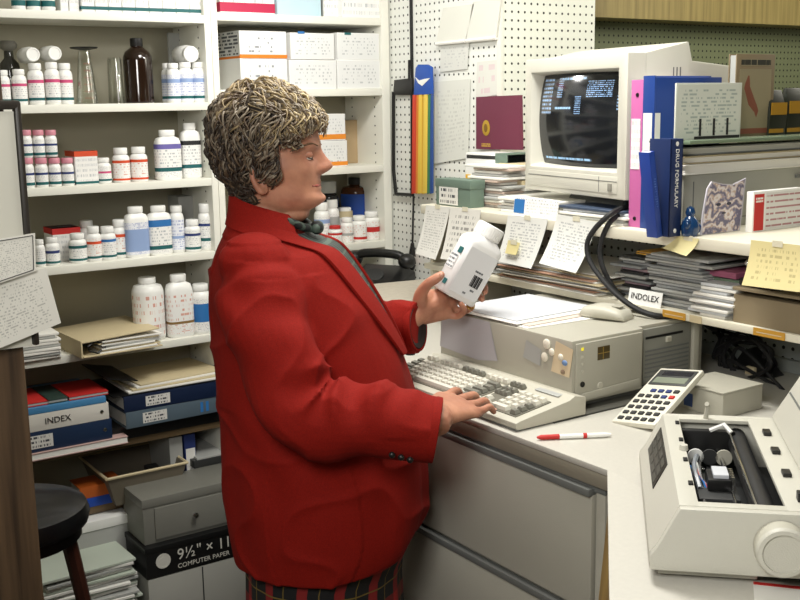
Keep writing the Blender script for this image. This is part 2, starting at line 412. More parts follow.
def carton(l, r, t, zs, label, bands=(), off=.02, depth=.09, m=None, txt=None, group=None, Y=None, name='medicine_carton', cat='box', front=None, rz=0, b=None):
    """box with its front face between columns l..r and top at row t; bands = (z0,z1,material) fractions on the front and left side"""
    yf = (YF if Y is None else Y)+off
    A = ony(l, t, yf); B = ony(r, t, yf); w_ = B.x-A.x; h = (A.z+B.z)/2-zs
    th = thing(name, label, cat, ((A.x+B.x)/2, yf+depth/2, zs), rz, group)
    m = m or mat('carton_white', '#ecece9', .6, var=.03)
    part('body', (-w_/2, -depth/2, 0), (w_/2, depth/2, h), m, th, .0012, segs=1)
    MB().quad([(-w_/2+.002, -depth/2-.0005, .004), (w_/2-.002, -depth/2-.0005, .004), (w_/2-.002, -depth/2-.0005, h-.003), (-w_/2+.002, -depth/2-.0005, h-.003)]).build('front_print', txt or LABEL, th)
    for b0, b1, bm_ in bands:
        MB().box((-w_/2-.0006, -depth/2-.001, b0*h), (w_/2+.0006, depth/2+.0004, b1*h)).build('colour_band', bm_, th)
    MB().box((-w_/2+.003, -.0008, h), (w_/2-.003, .0008, h+.0006)).build('flap_seam', PAPERG, th)
    th['hw'] = w_/2
    return th

# --- top shelf left
zA = LT[0]
for i, (l, r) in enumerate(((10, 25), (25, 40), (40, 55))):
    bottle(l, r, -32, zA, ['white bottle with navy stripe at left end of the top shelf', 'white bottle with navy stripe, middle of three on the top shelf', 'white bottle with navy stripe beside plain white ones on the top shelf'][i], 'navy striped bottles on the top shelf', bands=[(.1, .24, TEAL), (.55, .66, NAVY)])
carton(58, 66, -28, zA, 'plain narrow white carton on the top shelf', off=.03)
carton(67, 77, -25, zA, 'plain white carton right of the narrow one on the top shelf', off=.03)
ordn = ['first', 'second', 'third', 'fourth', 'fifth', 'sixth', 'seventh', 'eighth', 'ninth']
for i in range(9):
    l = 79+i*13.6
    carton(l, l+13.2, -30, zA, ordn[i]+' from left in the row of teal-banded white cartons on the top shelf', [(.06, .14, TEAL)], depth=.08, group='teal banded cartons on the top shelf')
# --- second shelf left
zB = LT[1]; G = 'pink and teal striped bottles on the second shelf'
lab = ['cut off by the frame at the far left', 'second from left', 'standing third with lying bottles above', 'fourth, under the right lying bottle', 'fifth, next to the inverted glass measure']
for i, (l, r, t) in enumerate(((-4, 11, 70), (12, 28, 69), (28, 45, 63), (45, 61, 62), (58, 74, 63))):
    bottle(l, r, t, zB, 'white bottle with pink and teal stripes, '+lab[i], G, off=.012+(.03 if i == 4 else 0), bands=[(.10, .17, TEAL), (.52, .6, PINK)], caph=.17)
lying(33, 55, 7.5, zB+(.118), 'lying white bottle, left of two on top of the striped bottles', yo=.03, group='lying bottles')
lying(55, 55, 7.5, zB+(.122), 'lying white bottle, right of two on top of the striped bottles', yo=.03, group='lying bottles')
lying(191, 52, 9.5, zB+.118, 'lying white bottle on top of three blue-lettered bottles', yo=.03)
GLASS, nt, b = newmat('clear_glass'); nt.nodes.remove(b)
lw = nd(nt, 'ShaderNodeLayerWeight'); lw.inputs['Blend'].default_value = .35; tr_ = nd(nt, 'ShaderNodeBsdfTransparent'); tr_.inputs[0].default_value = (.97, .98, .96, 1); gl = nd(nt, 'ShaderNodeBsdfGlossy'); gl.inputs['Roughness'].default_value = .06
ms = nd(nt, 'ShaderNodeMixShader'); nt.links.new(math_(nt, 'MULTIPLY', lw.outputs['Facing'], .6), ms.inputs[0]); nt.links.new(tr_.outputs[0], ms.inputs[1]); nt.links.new(gl.outputs[0], ms.inputs[2]); nt.links.new(ms.outputs[0], nt.nodes['Material Output'].inputs['Surface'])
AMBER = mat('amber_glass', '#1f0f06', .12, var=0, coat=.5)
gx = ony(10, 60, YF+.14)
g0 = thing('grey_stoppered_flask', 'smoky glass flask with a grey stopper behind the striped bottles', 'flask', (gx.x, YF+.15, zB))
MB().lathe([(.03, 0), (.03, .1), (.027, .12), (.014, .135), (.013, .16)], 20).build('body', mat('smoky_glass', '#4a4a44', .1, trans=.6), g0)
MB().lathe([(.012, .155), (.024, .165), (.026, .175), (.02, .185)], 20).build('stopper', mat('grey_stopper', '#6a685f', .5), g0)
def glass(name, label, l, r, t, topw, basem, yo=.06):
    A = ony(l, t, YF+yo); B = ony(r, t, YF+yo); x = (A.x+B.x)/2; h = A.z-zB; rb = (B.x-A.x)/2
    th = thing(name, label, 'glass', (x, YF+yo, zB)); return th, h, rb
th, h, rb = glass('conical_measure', 'inverted clear conical measuring glass with a black foot on the second shelf', 70, 97, 47, 0, None)
MB().lathe([(rb*.85, .0), (rb*.80, .002), (rb*.42, h-.01), (.004, h-.008), (.004, h-.0105), (rb*.39, h-.0125), (rb*.78, .0)], 28).build('cup', GLASS, th)
MB().lathe([(rb*.2, h-.009), (rb*.95, h-.004), (rb, h-.001), (rb*.98, h), (.002, h)], 28).build('foot', BLACK, th)
gm = MB()
for k in range(6):
    z = h*(.1+k*.12); rr = rb*(.83-.4*z/h)+.0006
    gm.loft([[(rr*math.cos(a), rr*math.sin(a), z+d) for a in [-PI/2-.5+i*.1 for i in range(10)]] for d in (0, .0015)], cap=False)
gm.build('graduation', mat('red_graduation', '#b06a5c', .6), th)
th, h, rb = glass('clear_beaker', 'inverted plain drinking glass beside the brown bottle', 106, 122, 57, 0, None)
MB().lathe([(rb, 0), (rb*.98, .001), (rb*.86, h-.008), (rb*.7, h-.001), (.002, h), (.002, h-.004), (rb*.68, h-.006), (rb*.8, h-.01), (rb*.94, .0)], 28).build('cup', GLASS, th)
A = ony(130, 75, YF+.015); B = ony(158, 75, YF+.015); rb = (B.x-A.x)/2; h = ony(143, 38, YF+.05).z-zB
th = thing('brown_glass_bottle', 'tall dark brown glass bottle with black cap on the second shelf', 'bottle', ((A.x+B.x)/2, YF+.02+rb, zB))
MB().lathe([(rb*.92, 0), (rb, .004), (rb, h*.66), (rb*.97, h*.72), (rb*.82, h*.79), (rb*.5, h*.845), (rb*.38, h*.87), (rb*.38, h*.9)], 28).build('body', AMBER, th)
MB().lathe([(rb*.42, h*.875), (rb*.43, h*.88), (rb*.43, h*.99), (rb*.38, h)], 24).build('cap', BLACK, th)
G = 'blue lettered bottles on the second shelf'
for i, (l, r, t, off, nm) in enumerate(((163, 176, 63, .07, 'white bottle half hidden left behind the blue-lettered row'), (168, 182, 63, .02, 'blue-lettered white bottle, left of the front three'), (180, 195, 62, .02, 'blue-lettered white bottle, middle of the front three'), (193, 208, 62, .02, 'blue-lettered white bottle next to the bookcase divider'))):
    bottle(l, r, t, zB, nm, G, off=off, bands=[(.1, .17, TEAL), (.5, .6, LBLUE)], text_m=LABELB, caph=.15)
# folded grey sheet behind, at the divider
carton(168, 192, 33, zB, 'pale grey card standing behind the lying bottle', off=.2, depth=.012, m=PAPERG, txt=PAPERG, name='grey_card', cat='card')
# --- third shelf left
zC = LT[2]; G = 'pink capped bottles on the third shelf'
PCAP = mat('pink_cap', '#d08a98', .45, var=.03)
rowz = None
for i, (l, r) in enumerate(((22, 35), (35.5, 49), (49, 62), (62, 75))):
    b = bottle(l, r, 158, zC, 'pink-capped white bottle in the lower row, '+['leftmost', 'second', 'third', 'rightmost'][i], G, off=.012, bands=[(.08, .18, TEAL), (.42, .5, NAVY)], capm=PCAP, caph=.22, capr=.95)
zr = ony(40, 158, YF+.012).z+.001
for i, (l, r) in enumerate(((21, 33), (33, 45.5), (45.5, 58))):
    bottle(l, r, 130, zr, 'pink-capped white bottle stacked in the upper row, '+['left', 'middle', 'right'][i], G, off=.014, bands=[(.08, .18, TEAL), (.42, .5, NAVY)], capm=PCAP, caph=.22, capr=.95)
carton(74, 97, 151, zC, 'white carton with red-orange top beside the pink-capped bottles', [(.84, 1.0, REDO), (.03, .1, TEAL)])
bottle(98, 113, 158, zC, 'small white bottle with pink stripe on the third shelf', bands=[(.1, .18, TEAL), (.4, .48, PINK)])
bottle(114, 132, 148, zC, 'white bottle with orange sides, left of the pair', 'orange sided bottles', bands=[(.06, .12, REDO), (.56, .64, REDO)], text_m=LABELR)
bottle(132, 150, 147, zC, 'white bottle with orange sides, right of the pair', 'orange sided bottles', bands=[(.06, .12, REDO), (.56, .64, REDO)], text_m=LABELR)
bottle(156, 183, 130, zC, 'large square-shouldered white bottle with violet label stripe', kind='rect', bands=[(.17, .25, TEAL), (.62, .72, PURPLE)], caph=.13, capr=.62)
bottle(181, 202, 123, zC, 'tall white bottle with black label stripe beside the divider', kind='rect', off=.05, bands=[(.18, .25, TEAL), (.6, .68, BLKP)], caph=.13, capr=.62)
# --- fourth shelf left
zD = LT[3]
bottle(35, 46, 240, zD, 'tiny white bottle half behind the pinned sheets', bands=[(.1, .2, TEAL)])
bottle(46, 61, 238, zD, 'small white bottle with navy stripe on the fourth shelf', bands=[(.08, .16, TEAL), (.44, .54, NAVY)])
carton(52, 80, 228, zD, 'white carton with dark red lid standing at the back of the fourth shelf', [(.82, 1, RED)], off=.10)
bottle(70, 89, 234, zD, 'squat white bottle with teal stripes in front of the red-lidded carton', bands=[(.08, .16, TEAL), (.5, .6, TEAL)])
bottle(80, 97, 221, zD, 'plain white bottle at the back of the fourth shelf', off=.12, bands=[(.1, .2, TEAL)])
bottle(87, 103, 227, zD, 'white bottle with red lettering, left of three similar', bands=[(.09, .16, TEAL), (.5, .58, REDO)], text_m=LABELR)
bottle(101, 118, 227, zD, 'white bottle with teal lettering, middle of three similar', bands=[(.09, .16, TEAL), (.55, .63, BLUE)])
bottle(113, 129, 220, zD, 'taller white bottle with red lettering, right of three similar', off=.04, bands=[(.09, .16, TEAL), (.55, .63, REDO)], text_m=LABELR)
bottle(125, 150, 207, zD, 'large white bottle with a light blue wrap label', kind='rect', bands=[(.12, .56, LBLUE)], caph=.13, capr=.64, text_m=LABELB)
bottle(148, 173, 206, zD, 'large white bottle with a blue square on its label', kind='rect', bands=[(.12, .2, TEAL), (.58, .72, BLUE)], caph=.13, capr=.64)
bottle(171, 186, 206, zD, 'slim white bottle with pale blue lettering', off=.04, bands=[(.3, .36, LBLUE)], text_m=LABELB, caph=.15)
carton(178, 201, 196, zD, 'grey carton standing at the back beside the slim bottle', off=.16, m=PAPERG, txt=PAPERG)
bottle(187, 203, 220, zD, 'short white bottle with navy stripe near the divider', bands=[(.08, .16, TEAL), (.5, .58, NAVY)])
bottle(200, 216, 204, zD, 'tall white bottle with navy stripe at the divider', off=.03, bands=[(.2, .27, TEAL), (.52, .58, NAVY)])
# --- fifth shelf left
zE = LT[4]
bottle(136, 169, 279, zE, 'big white jar with orange lettering on the fifth shelf', off=.01, bands=[], text_m=LABELR, caph=.1, capr=.55)
bottle(167, 195, 275, zE, 'big white jar with brown label line beside the first jar', kind='rect', off=.012, bands=[(.22, .26, mat('brown_print', '#8a6a3a', .6))], text_m=LABELR, caph=.12, capr=.6)
bottle(194, 214, 285, zE, 'white jar with a bright blue label behind the woman', off=.01, bands=[(.25, .62, BLUE)], caph=.14)
# fat tan binder lying open-edge out
A = ony(72, 355, YF-.02)
tb = thing('tan_binder', 'tan binder stuffed with papers lying on the fifth shelf', 'binder', (1.07, YF+.03, zE), math.radians(3))
part('back_cover', (-.13, -.1, 0), (.12, .15, .004), MANILA, tb, .001)
part('front_cover', (-.135, -.1, .05), (.115, .16, .054), MANILA, tb, .001, M=T(0, 0, 0, 0, math.radians(-2.5), 0))
part('spine', (-.137, -.1, 0), (-.132, .15, .052), MANILA, tb, .001)
for k in range(7):
    part('paper_wad', (-.07+random.uniform(-.01, .01), -.098+random.uniform(0, .008), .004+k*.0055), (.105+random.uniform(-.01, .02), .14, .0085+k*.0055), [PAPER, MANILA, PAPER, PAPERG][k % 4], tb, .001, M=T(0, 0, 0, 0, math.radians(random.uniform(-.8, .3)), math.radians(random.uniform(-2, 2))))
MB().tube([(-.085, -.09, .008), (-.11, -.09, .018), (-.112, -.09, .032), (-.09, -.09, .043), (-.065, -.09, .036), (-.06, -.09, .02), (-.085, -.09, .008)], .003, 6).build('ring', BLACK, tb)
sp = thing('paper_stack', 'stack of loose white papers at the left end of the fifth shelf', 'papers', (ony(37, 350, YF+.04).x, YF+.08, zE))
for k in range(9): part('sheet_bundle', (-.065+random.uniform(-.006, .006), -.1+random.uniform(0, .01), k*.0085), (.055+random.uniform(-.01, .008), .1, k*.0085+.007), [PAPER, PAPERG][k % 3 == 1], sp, .001, M=T(rz=random.uniform(-.05, .05)))

# --- right section
zA = RT[0]
carton(218, 273, -38, zA, 'white carton with a crimson stripe on the top right shelf', [(.04, .22, mat('crimson_print', '#b02046', .6))], depth=.16, off=.03)
carton(276, 320, -30, zA, 'light blue carton on the top right shelf', depth=.15, off=.02, m=mat('pale_blue_card', '#b9d2dc', .6), txt=mat('pale_blue_card', '#b9d2dc', .6))
carton(322, 341, -25, zA, 'grey and white carton squeezed between the blue one and the open one', depth=.15, off=.04, m=PAPERG)
carton(341, 379, -30, zA, 'white carton with a small yellow dot at the right end of the top shelf', depth=.15, off=.01)
zB = RT[1]
CARD = printed('carton_text', '#dfe0de', '#b8babb', 8, 26, .56, .1)
CARDB = printed('carton_text_bold', '#dfe0de', '#8a8d90', 6, 14, .56, .18, fill=.45)
for i, (l, r, t, bnd, nm) in enumerate(((240, 287, 58, [], 'white carton, lower left of the six stacked behind her head'), (289, 336, 60, [], 'white carton, lower middle of the six stacked'), (337, 380, 60, [], 'white carton, lower right of the six stacked'))):
    carton(l, r, t, zB, nm, bnd, depth=.2, off=.012, txt=CARDB if i == 0 else CARD, group='six stacked cartons')
zt = ony(330, 60, YF+.012).z+.001
for i, (l, r, t, bnd, nm) in enumerate(((239, 286, 31, [(.03, .16, ORANGE)], 'white carton with orange band, upper left of the six stacked'), (290, 334, 33, [], 'white carton with small blue mark, upper middle of the six stacked'), (337, 379, 33, [], 'white carton with small green mark, upper right of the six stacked'))):
    c = carton(l, r, t, zt, nm, bnd, depth=.2, off=.012, txt=CARDB if i == 0 else CARD, group='six stacked cartons')
    if not i: MB().quad([(-c['hw']-.0012, .1, .01), (-c['hw']-.0012, -.1, .01), (-c['hw']-.0012, -.1, .088), (-c['hw']-.0012, .1, .088)]).build('side_print', printed('dark_side_print', '#c9cac8', '#4a4d52', 7, 9, .48, .05, fill=.6), c)
    if i: MB().box((-.055, -.1015, .082), (-.03, -.1005, .09)).build('colour_mark', [None, BLUE, TEAL][i], c)
zC = RT[2]
OB = mat('pale_orange_band', '#e08a2a', .6, var=0)
carton(311, 347, 141, zC, 'lower of two orange-banded white cartons on the right shelf', [(0.05, .2, OB)], depth=.12, off=.03, txt=CARD, group='orange banded cartons')
zt = ony(330, 141, YF+.03).z+.001
carton(311, 345, 114, zt, 'upper of two orange-banded white cartons on the right shelf', [(0.05, .24, OB)], depth=.12, off=.03, txt=CARD, group='orange banded cartons')
carton(338, 366, 120, zC, 'large tan carton at the back of the right shelf', depth=.05, off=.17, m=mat('tan_card', '#b29a76', .7), txt=mat('tan_card', '#b29a76', .7))
zD = RT[3]
bottle(323, 343, 182, zD, 'tall dark glass jar beside her face on the right shelf', off=.1, bodym=mat('dark_glass', '#2a2c30', .1, trans=.5), capm=PAPERG, name='dark_jar')
bb = bottle(350, 379, 178, zD, 'amber bottle with a blue label on the right shelf', off=.13, bodym=mat('amber_brown', '#4a2710', .15), capm=BLACK, bands=[(.1, .6, mat('royal_blue_print', '#1f4aa0', .6))], text_m=mat('royal_blue_print', '#1f4aa0', .6), name='amber_bottle', caph=.13, capr=.5)
for i, (l, r, t, off, bn, nm) in enumerate(((318, 333, 203, .05, [(.5, .6, LBLUE)], 'white bottle right beside her chin, back row'), (329, 342, 200, .08, [(.4, .6, PAPERG)], 'clear-topped white bottle in the back row of the low right shelf'), (342, 356, 208, .09, [(.7, .9, MANILA)], 'bottle with brownish shoulder in the back row'), (332, 345, 226, .01, [(.5, .62, RED)], 'small red-capped white bottle in the front row'), (344, 356, 218, .012, [(.3, .4, PAPERG)], 'plain white bottle, second in the front row'), (356, 370, 216, .012, [(.1, .2, RED)], 'white bottle with red base line, third in the front row'), (368, 383, 212, .016, [(.3, .48, RED)], 'white bottle with red label at the right end'))):
    bottle(l, r, t, zD, nm, off=off, bands=bn, text_m=LABELR if i > 3 else None, capm=RED if i == 3 else None, group='small bottles on the low right shelf')

# --- binders on the lower shelf
zF = LF
def fl(px, py, yo=0): return ony(px, py, YF+yo)
def flat_binder(l, r, z0, z1, label, m, yo=-.04, dep=.27, lab=None, ringhole=True, name='ring_binder', rz=0, extra=None):
    A = fl(l, 440, yo); B = fl(r, 430, yo); w_ = B.x-A.x
    th = thing(name, label, 'binder', ((A.x+B.x)/2, YF+yo+dep/2, z0), rz)
    h = z1-z0-.0005
    part('bottom_cover', (-w_/2, -dep/2, 0), (w_/2, dep/2, .004), m, th, .0015)
    part('top_cover', (-w_/2, -dep/2, h-.004), (w_/2, dep/2, h), m, th, .0015)
    part('spine', (-w_/2, -dep/2-.002, 0), (w_/2, -dep/2+.002, h), m, th, .0015)
    part('pages', (-w_/2+.006, -dep/2+.004, .005), (w_/2-.006, dep/2-.005, h-.005), PAPER, th)
    if ringhole:
        MB().lathe([(.006, 0), (.0055, .0012), (.004, .0012), (.004, .0004), (.001, .0004)], 14).build('finger_hole', CHROME, th, M=T(w_/2-.022, -dep/2-.0022, h/2, PI/2, 0, 0))
    if lab:
        for a, b, mm in lab:
            MB().box((-w_/2+a*w_, -dep/2-.0028, h*.18), (-w_/2+b*w_, -dep/2-.002, h*.82)).build('label_card', mm, th)
    return th
NAVYM = mat('navy_vinyl', '#1d2f4c', .4, coat=.2); SKY = mat('sky_vinyl', '#4a86b4', .4); WVIN = mat('white_vinyl', '#d9d5cc', .4)
GRBL = mat('grey_blue_vinyl', '#55646f', .4); DKBL = mat('dark_blue_vinyl', '#16233f', .4)
TXTC = printed('typed_card', '#d8d6d0', '#44464c', 3, 18, .5, .06)
pk = thing('pink_ledger', 'thin pinkish ledger lying under the binder pile', 'book', (ony(70, 450, YF-.05).x, YF+.08, zF))
PKM = mat('pinkish_card', '#b99a94', .7)
part('bottom_cover', (-.17, -.13, 0), (.18, .13, .003), PKM, pk, .001); part('pages', (-.168, -.128, .003), (.178, .128, .02), PAPER, pk); part('top_cover', (-.17, -.13, .02), (.18, .13, .023), PKM, pk, .001)
z = zF+.0235
flat_binder(22, 112, z, z+.062, 'navy ring binder with a white spine label at the bottom of the left pile', NAVYM, lab=[(.06, .33, TXTC)]); z += .0625
wb = flat_binder(20, 110, z, z+.052, 'white ring binder lying in the left pile with lettering on its spine', WVIN)
text('spine_lettering', 'INDEX', .026, BLKP, wb, T(-.06, -.1385, .026, PI/2, 0, 0)); z += .0525
flat_binder(20, 108, z, z+.02, 'thin sky blue binder on top of the white one', SKY, ringhole=False); z += .0205
for l, r, m, nm in ((24, 48, RED, 'red booklet at the left on top of the blue binder'), (68, 108, RED, 'long red booklet at the right on top of the blue binder'), (46, 67, mat('dark_green_card', '#2c4038', .6), 'dark green booklet between the two red booklets')):
    A = fl(l, 385, -.03); B = fl(r, 385, -.03)
    bk_ = thing('booklet', nm, 'booklet', ((A.x+B.x)/2, YF+.06, z)); w_ = B.x-A.x
    part('cover', (-w_/2, -.09, 0), (w_/2, .09, .003), m, bk_, .0008); part('pages', (-w_/2+.002, -.089, .003), (w_/2-.002, .088, .009), PAPERG, bk_); part('top_cover', (-w_/2, -.09, .009), (w_/2, .09, .012), m, bk_, .0008)
z = zF
blk = thing('black_box_file', 'black box file under the right binder pile', 'box', (ony(165, 440, YF-.02).x, YF+.11, z))
part('tray', (-.17, -.12, 0), (.2, .12, .030), BLACK, blk, .002); part('lid', (-.172, -.122, .030), (.202, .122, .042), BLACK, blk, .002)
z += .0425
flat_binder(126, 221, z, z+.052, 'grey-blue ring binder with blue stripes at the bottom of the right pile', GRBL, lab=[(.17, .42, TXTC), (.78, .81, BLUE), (.84, .87, BLUE)], ringhole=False, rz=.02); z += .0525
flat_binder(126, 221, z, z+.05, 'dark blue ring binder with white label in the right pile', DKBL, lab=[(.22, .47, TXTC)], ringhole=False); z += .0505
ob = thing('clipboard_folder', 'dark folder stuffed with papers on top of the right binder pile', 'folder', (ony(168, 385, YF-.03).x, YF+.09, z))
part('cover', (-.18, -.13, 0), (.2, .12, .004), BLACK, ob, .001)
for k in range(4): part('paper_sheaf', (-.13+k*.01, -.125+.004*k, .004+k*.006), (.2-k*.004, .11, .0095+k*.006), [PAPER, MANILA][k % 2], ob, .001, M=T(rz=.03*k))
part('flap', (-.2, -.12, .006), (-.1, .12, .009), BLACK, ob, .001, M=T(0, 0, .012, 0, math.radians(12), 0))

# --- lowest shelf and floor things
zG = LG
tr = thing('wire_tray', 'black open tray with a tan rim on the lowest shelf', 'tray', (ony(146, 478, YF-.02).x, YF+.09, zG))
MB().loft([[(-.1, -.11, 0), (.1, -.11, 0), (.1, .11, 0), (-.1, .11, 0)], [(-.13, -.13, .10), (.13, -.13, .10), (.13, .13, .10), (-.13, .13, .10)], [(-.125, -.125, .10), (.125, -.125, .10), (.125, .125, .10), (-.125, .125, .10)], [(-.095, -.105, .004), (.095, -.105, .004), (.095, .105, .004), (-.095, .105, .004)]]).build('basin', mat('taupe_plastic', '#6d6556', .6), tr)
MB().tube([(-.132, -.132, .10), (.132, -.132, .10), (.132, .132, .10), (-.132, .132, .10), (-.132, -.132, .10)], .005, 6).build('rim', MANILA, tr)
tr2 = thing('blue_cartridge', 'small blue box lying in the tan-rimmed tray', 'box', (tr.location.x+.04, YF+.02, zG+.0045))
part('body', (-.02, -.035, 0), (.02, .03, .085), BLACK, tr2, .002); part('label', (-.019, -.0358, .05), (.019, -.035, .084), BLUE, tr2)
for l, r, t, m, nm in ((169, 182, 437, PAPERG, 'upright grey box file beside the tray'), (184, 195, 434, NAVY, 'upright navy and white box file beside the grey one')):
    c = carton(l, r, t, zG, nm, m=m, txt=m, depth=.2, off=.03, name='box_file')
    if m is NAVY: part('label', (-.016, -.1012, .04), (.016, -.1005, .12), PAPER, c)
c = carton(197, 229, 455, zG, 'pale grey lidded box at the right of the lowest shelf', m=PAPERG, txt=PAPERG, depth=.2, off=.0, name='lidded_box'); part('lid', (-.07, -.105, .06), (.07, .105, .085), DARK, c, .002)
# orange and blue books lying near the stool
z = LG
zw = min(.326, ony(100, 503, YF-.03).z)
wbk = thing('white_carton', 'white lidded carton standing on the floor below the blue book', 'box', (ony(102, 510, YF-.03).x, YF+.04, 0))
part('body', (-.085, -.07, 0), (.08, .07, zw-.02), PAPERG, wbk, .002); part('lid', (-.088, -.073, zw-.03), (.083, .073, zw), WHITE, wbk, .002)
for m, nm, h_ in ((mat('bright_blue_cover', '#1f49a8', .5), 'bright blue book lying under the orange one', .03), (mat('orange_cover', '#b55a20', .5), 'orange book lying on the blue one', .036)):
    bk_ = thing('lying_book', nm, 'book', (ony(104, 490, YF).x, YF+.13, z))
    part('bottom_cover', (-.07, -.11, 0), (.07, -.01, .003), m, bk_, .001); part('pages', (-.066, -.105, .003), (.068, -.012, h_-.003), PAPERG, bk_); part('top_cover', (-.07, -.11, h_-.003), (.07, -.01, h_), m, bk_, .001); part('spine', (-.07, -.112, 0), (.07, -.108, h_), m, bk_, .001)
    MB().sphere((.055, -.113, h_/2), .005, 10, 6).build('stud', CHROME, bk_)
    z += h_+.0005
# computer paper cartons on the floor
kx = onz(140, 575, .1)
def fpt(px, py, y): return ony(px, py, y)
YC = YF-.20
A = fpt(147, 560, YC)
cw = .42
z_t = fpt(147, 549, YC).z; z_b = fpt(150, 580, YC).z
pc = thing('paper_carton', 'white carton of printer paper on the floor under the black-banded box', 'box', (A.x+cw/2, YC+.097, 0))
part('body', (-cw/2, -.095, 0), (cw/2, .095, z_b-.002), mat('grey_white_card', '#a3a29a', .7), pc, .002)
part('centre_seam', (-.035, -.0958, 0), (-.031, -.095, z_b-.004), DARK, pc)
pb = thing('computer_paper_box', 'black carton lettered for computer paper below the metal card file', 'box', (A.x+cw/2, YC+.097, z_b))
part('body', (-cw/2-.003, -.096, 0), (cw/2+.003, .096, z_t-z_b-.004), BLACK, pb, .002)
part('lid', (-cw/2-.006, -.0985, z_t-z_b-.018), (cw/2+.006, .098, z_t-z_b-.0005), BLACK, pb, .002)
hh = z_t-z_b
LETT = mat('white_lettering', '#c9c7bd', .6, var=0)
text('size_lettering', '9½" × 11"', .050, LETT, pb, T(-.115, -.0992, hh*.56, PI/2, 0, 0), sx=.95)
text('contents_lettering', 'COMPUTER PAPER', .021, LETT, pb, T(-.115, -.0992, hh*.2, PI/2, 0, 0))
MB().lathe([(.03, 0), (.03, .001), (.022, .001), (.022, .0002), (.015, .0002), (.015, .001), (.001, .001)], 16).build('round_emblem', LETT, pb, M=T(-.160, -.099, hh*.5, PI/2, 0, 0) @ Matrix.Scale(.8, 4))
mf_h = fpt(142, 503, YC).z-z_t
mf = thing('metal_card_file', 'grey steel card file box with two knobs on the black carton', 'box', (A.x+.205, YC+.11, z_t))
STEEL = mat('grey_steel', '#77766e', .45, var=.06)
part('body', (-.2, -.085, 0), (.2, .085, mf_h-.012), STEEL, mf, .003); part('lid', (-.203, -.088, mf_h-.03), (.203, .086, mf_h-.002), STEEL, mf, .003)
part('drawer_front', (-.165, -.091, .012), (.19, -.085, mf_h-.035), STEEL, mf, .002)
for x in (-.04, .075): MB().lathe([(.004, 0), (.004, .008), (.009, .012), (.009, .018), (.004, .02)], 14).build('knob', CHROME, mf, M=T(x, -.0905, mf_h*.45, PI/2, 0, 0))
ps = thing('floor_paper_stack', 'untidy pile of computer printouts on the floor by the stool', 'papers', (ony(95, 560, YF-.2).x-.01, YF-.05, 0))
for k in range(26):
    part('printout', (-.15+random.uniform(-.012, .012), -.15+random.uniform(-.01, .015), k*.0095), (.13+random.uniform(-.015, .015), .15, k*.0095+.008), [PAPER, mat('green_bar_paper', '#b9c2b4', .75), PAPER, PAPERG][k % 4], ps, .001, M=T(rz=random.uniform(-.06, .06)), segs=1)

# --- stool and the wooden end panel at the left
SEATM = mat('black_vinyl_seat', '#101113', .35, var=.05, coat=.2)
st = thing('stool', 'wooden stool with a round black padded seat at the lower left', 'stool', (.59, 2.56, 0))
MB().lathe([(.155, .575), (.175, .585), (.18, .605), (.172, .628), (.14, .64), (.06, .646), (.002, .647)], 36).build('seat', SEATM, st)
MB().lathe([(.15, .545), (.158, .55), (.158, .578), (.15, .58)], 32).build('apron', BLACK, st)
WDK = woodmat('dark_wood', '#2a140c', '#46241a', 'Z', 30, .4)
for a in (.25, 1.82, 3.39, 4.96):
    c, s = math.cos(a-.6), math.sin(a-.6); MB().tube([(.12*c, .12*s, .56), (.205*c, .205*s, 0)], [.02, .015], 8).build('leg', WDK, st)
for a in (0, 1):
    for b in (0, 1):
        aa = .25-.6+a*PI+b*PI/2; bb_ = aa+PI/2; rr = .17; z = .22+.05*b
        MB().tube([(rr*math.cos(aa), rr*math.sin(aa), z), (rr*math.cos(bb_), rr*math.sin(bb_), z)], .010, 6).build('stretcher', woodmat('tan_wood', '#7d5a34', '#a5804e', 'X', 20) if 'tan_wood' not in MATS else MATS['tan_wood'], st)
WPAN = woodmat('brown_panel_wood', '#33261a', '#5a4632', 'Z', 40, .5)
wp = thing('end_panel', 'dark wood-grain end panel at the left edge', 'panel', (.2, 1.86, 0))
part('board', (-.3, -.01, 0), (.268, .012, 1.75), WPAN, wp, .003); part('base_rail', (-.3, -.016, 0), (.268, -.0105, .08), WPAN, wp, .002)
fb = thing('framed_board', 'white notice board with a dark rounded frame on the end panel', 'notice board', (.2, 1.835, 1.2))
part('sheet', (-.28, -.004, -.02), (.278, .006, .375), mat('board_white', '#c9c7bb', .5), fb)
FR = mat('frame_dark', '#29241f', .4)
part('frame_right', (.279, -.010, -.02), (.290, .012, .392), FR, fb, .005); part('frame_top', (-.28, -.010, .378), (.289, .012, .393), FR, fb, .005)
text('board_lettering', 'Rx', .035, DARK, fb, T(.195, -.0045, .215, PI/2, 0, 0))
def pinned(name, label, c4, m, y, thick=.0012, border=None):
    """sheet given by its four image corners (bl, br, tr, tl) hanging on a plane y"""
    P = [ony(a, b, y) for a, b in c4]; o = sum(P, Vector())/4
    th = thing(name, label, 'paper', o)
    L_ = [p-o for p in P]
    MB().quad([tuple(p) for p in L_]).add([tuple(p+Vector((0, thick, 0))) for p in L_], [(3, 2, 1, 0)]).build('sheet', m, th)
    if border:
        k = MB()
        for a in range(4):
            p, q = L_[a]*.9, L_[(a+1) % 4]*.9; k.tube([tuple(p+Vector((0, -.0006, 0))), tuple(q+Vector((0, -.0006, 0)))], .0008, 4)
        k.build('printed_border', border, th)
    return th
NOTE = printed('faint_typed_sheet', '#d6d4cb', '#adaca5', 22, 30, .53, .1)
pinned('pinned_notice', 'white notice with a black printed border, upper of two at the left edge', [(-14, 354), (61, 323), (46, 268), (-16, 285)], NOTE, 1.815)
pinned('pinned_form', 'white form with a dark border overlapping the notice at the left edge', [(-14, 288), (36, 271), (35, 233), (-14, 241)], NOTE, 1.805, border=BLKP)

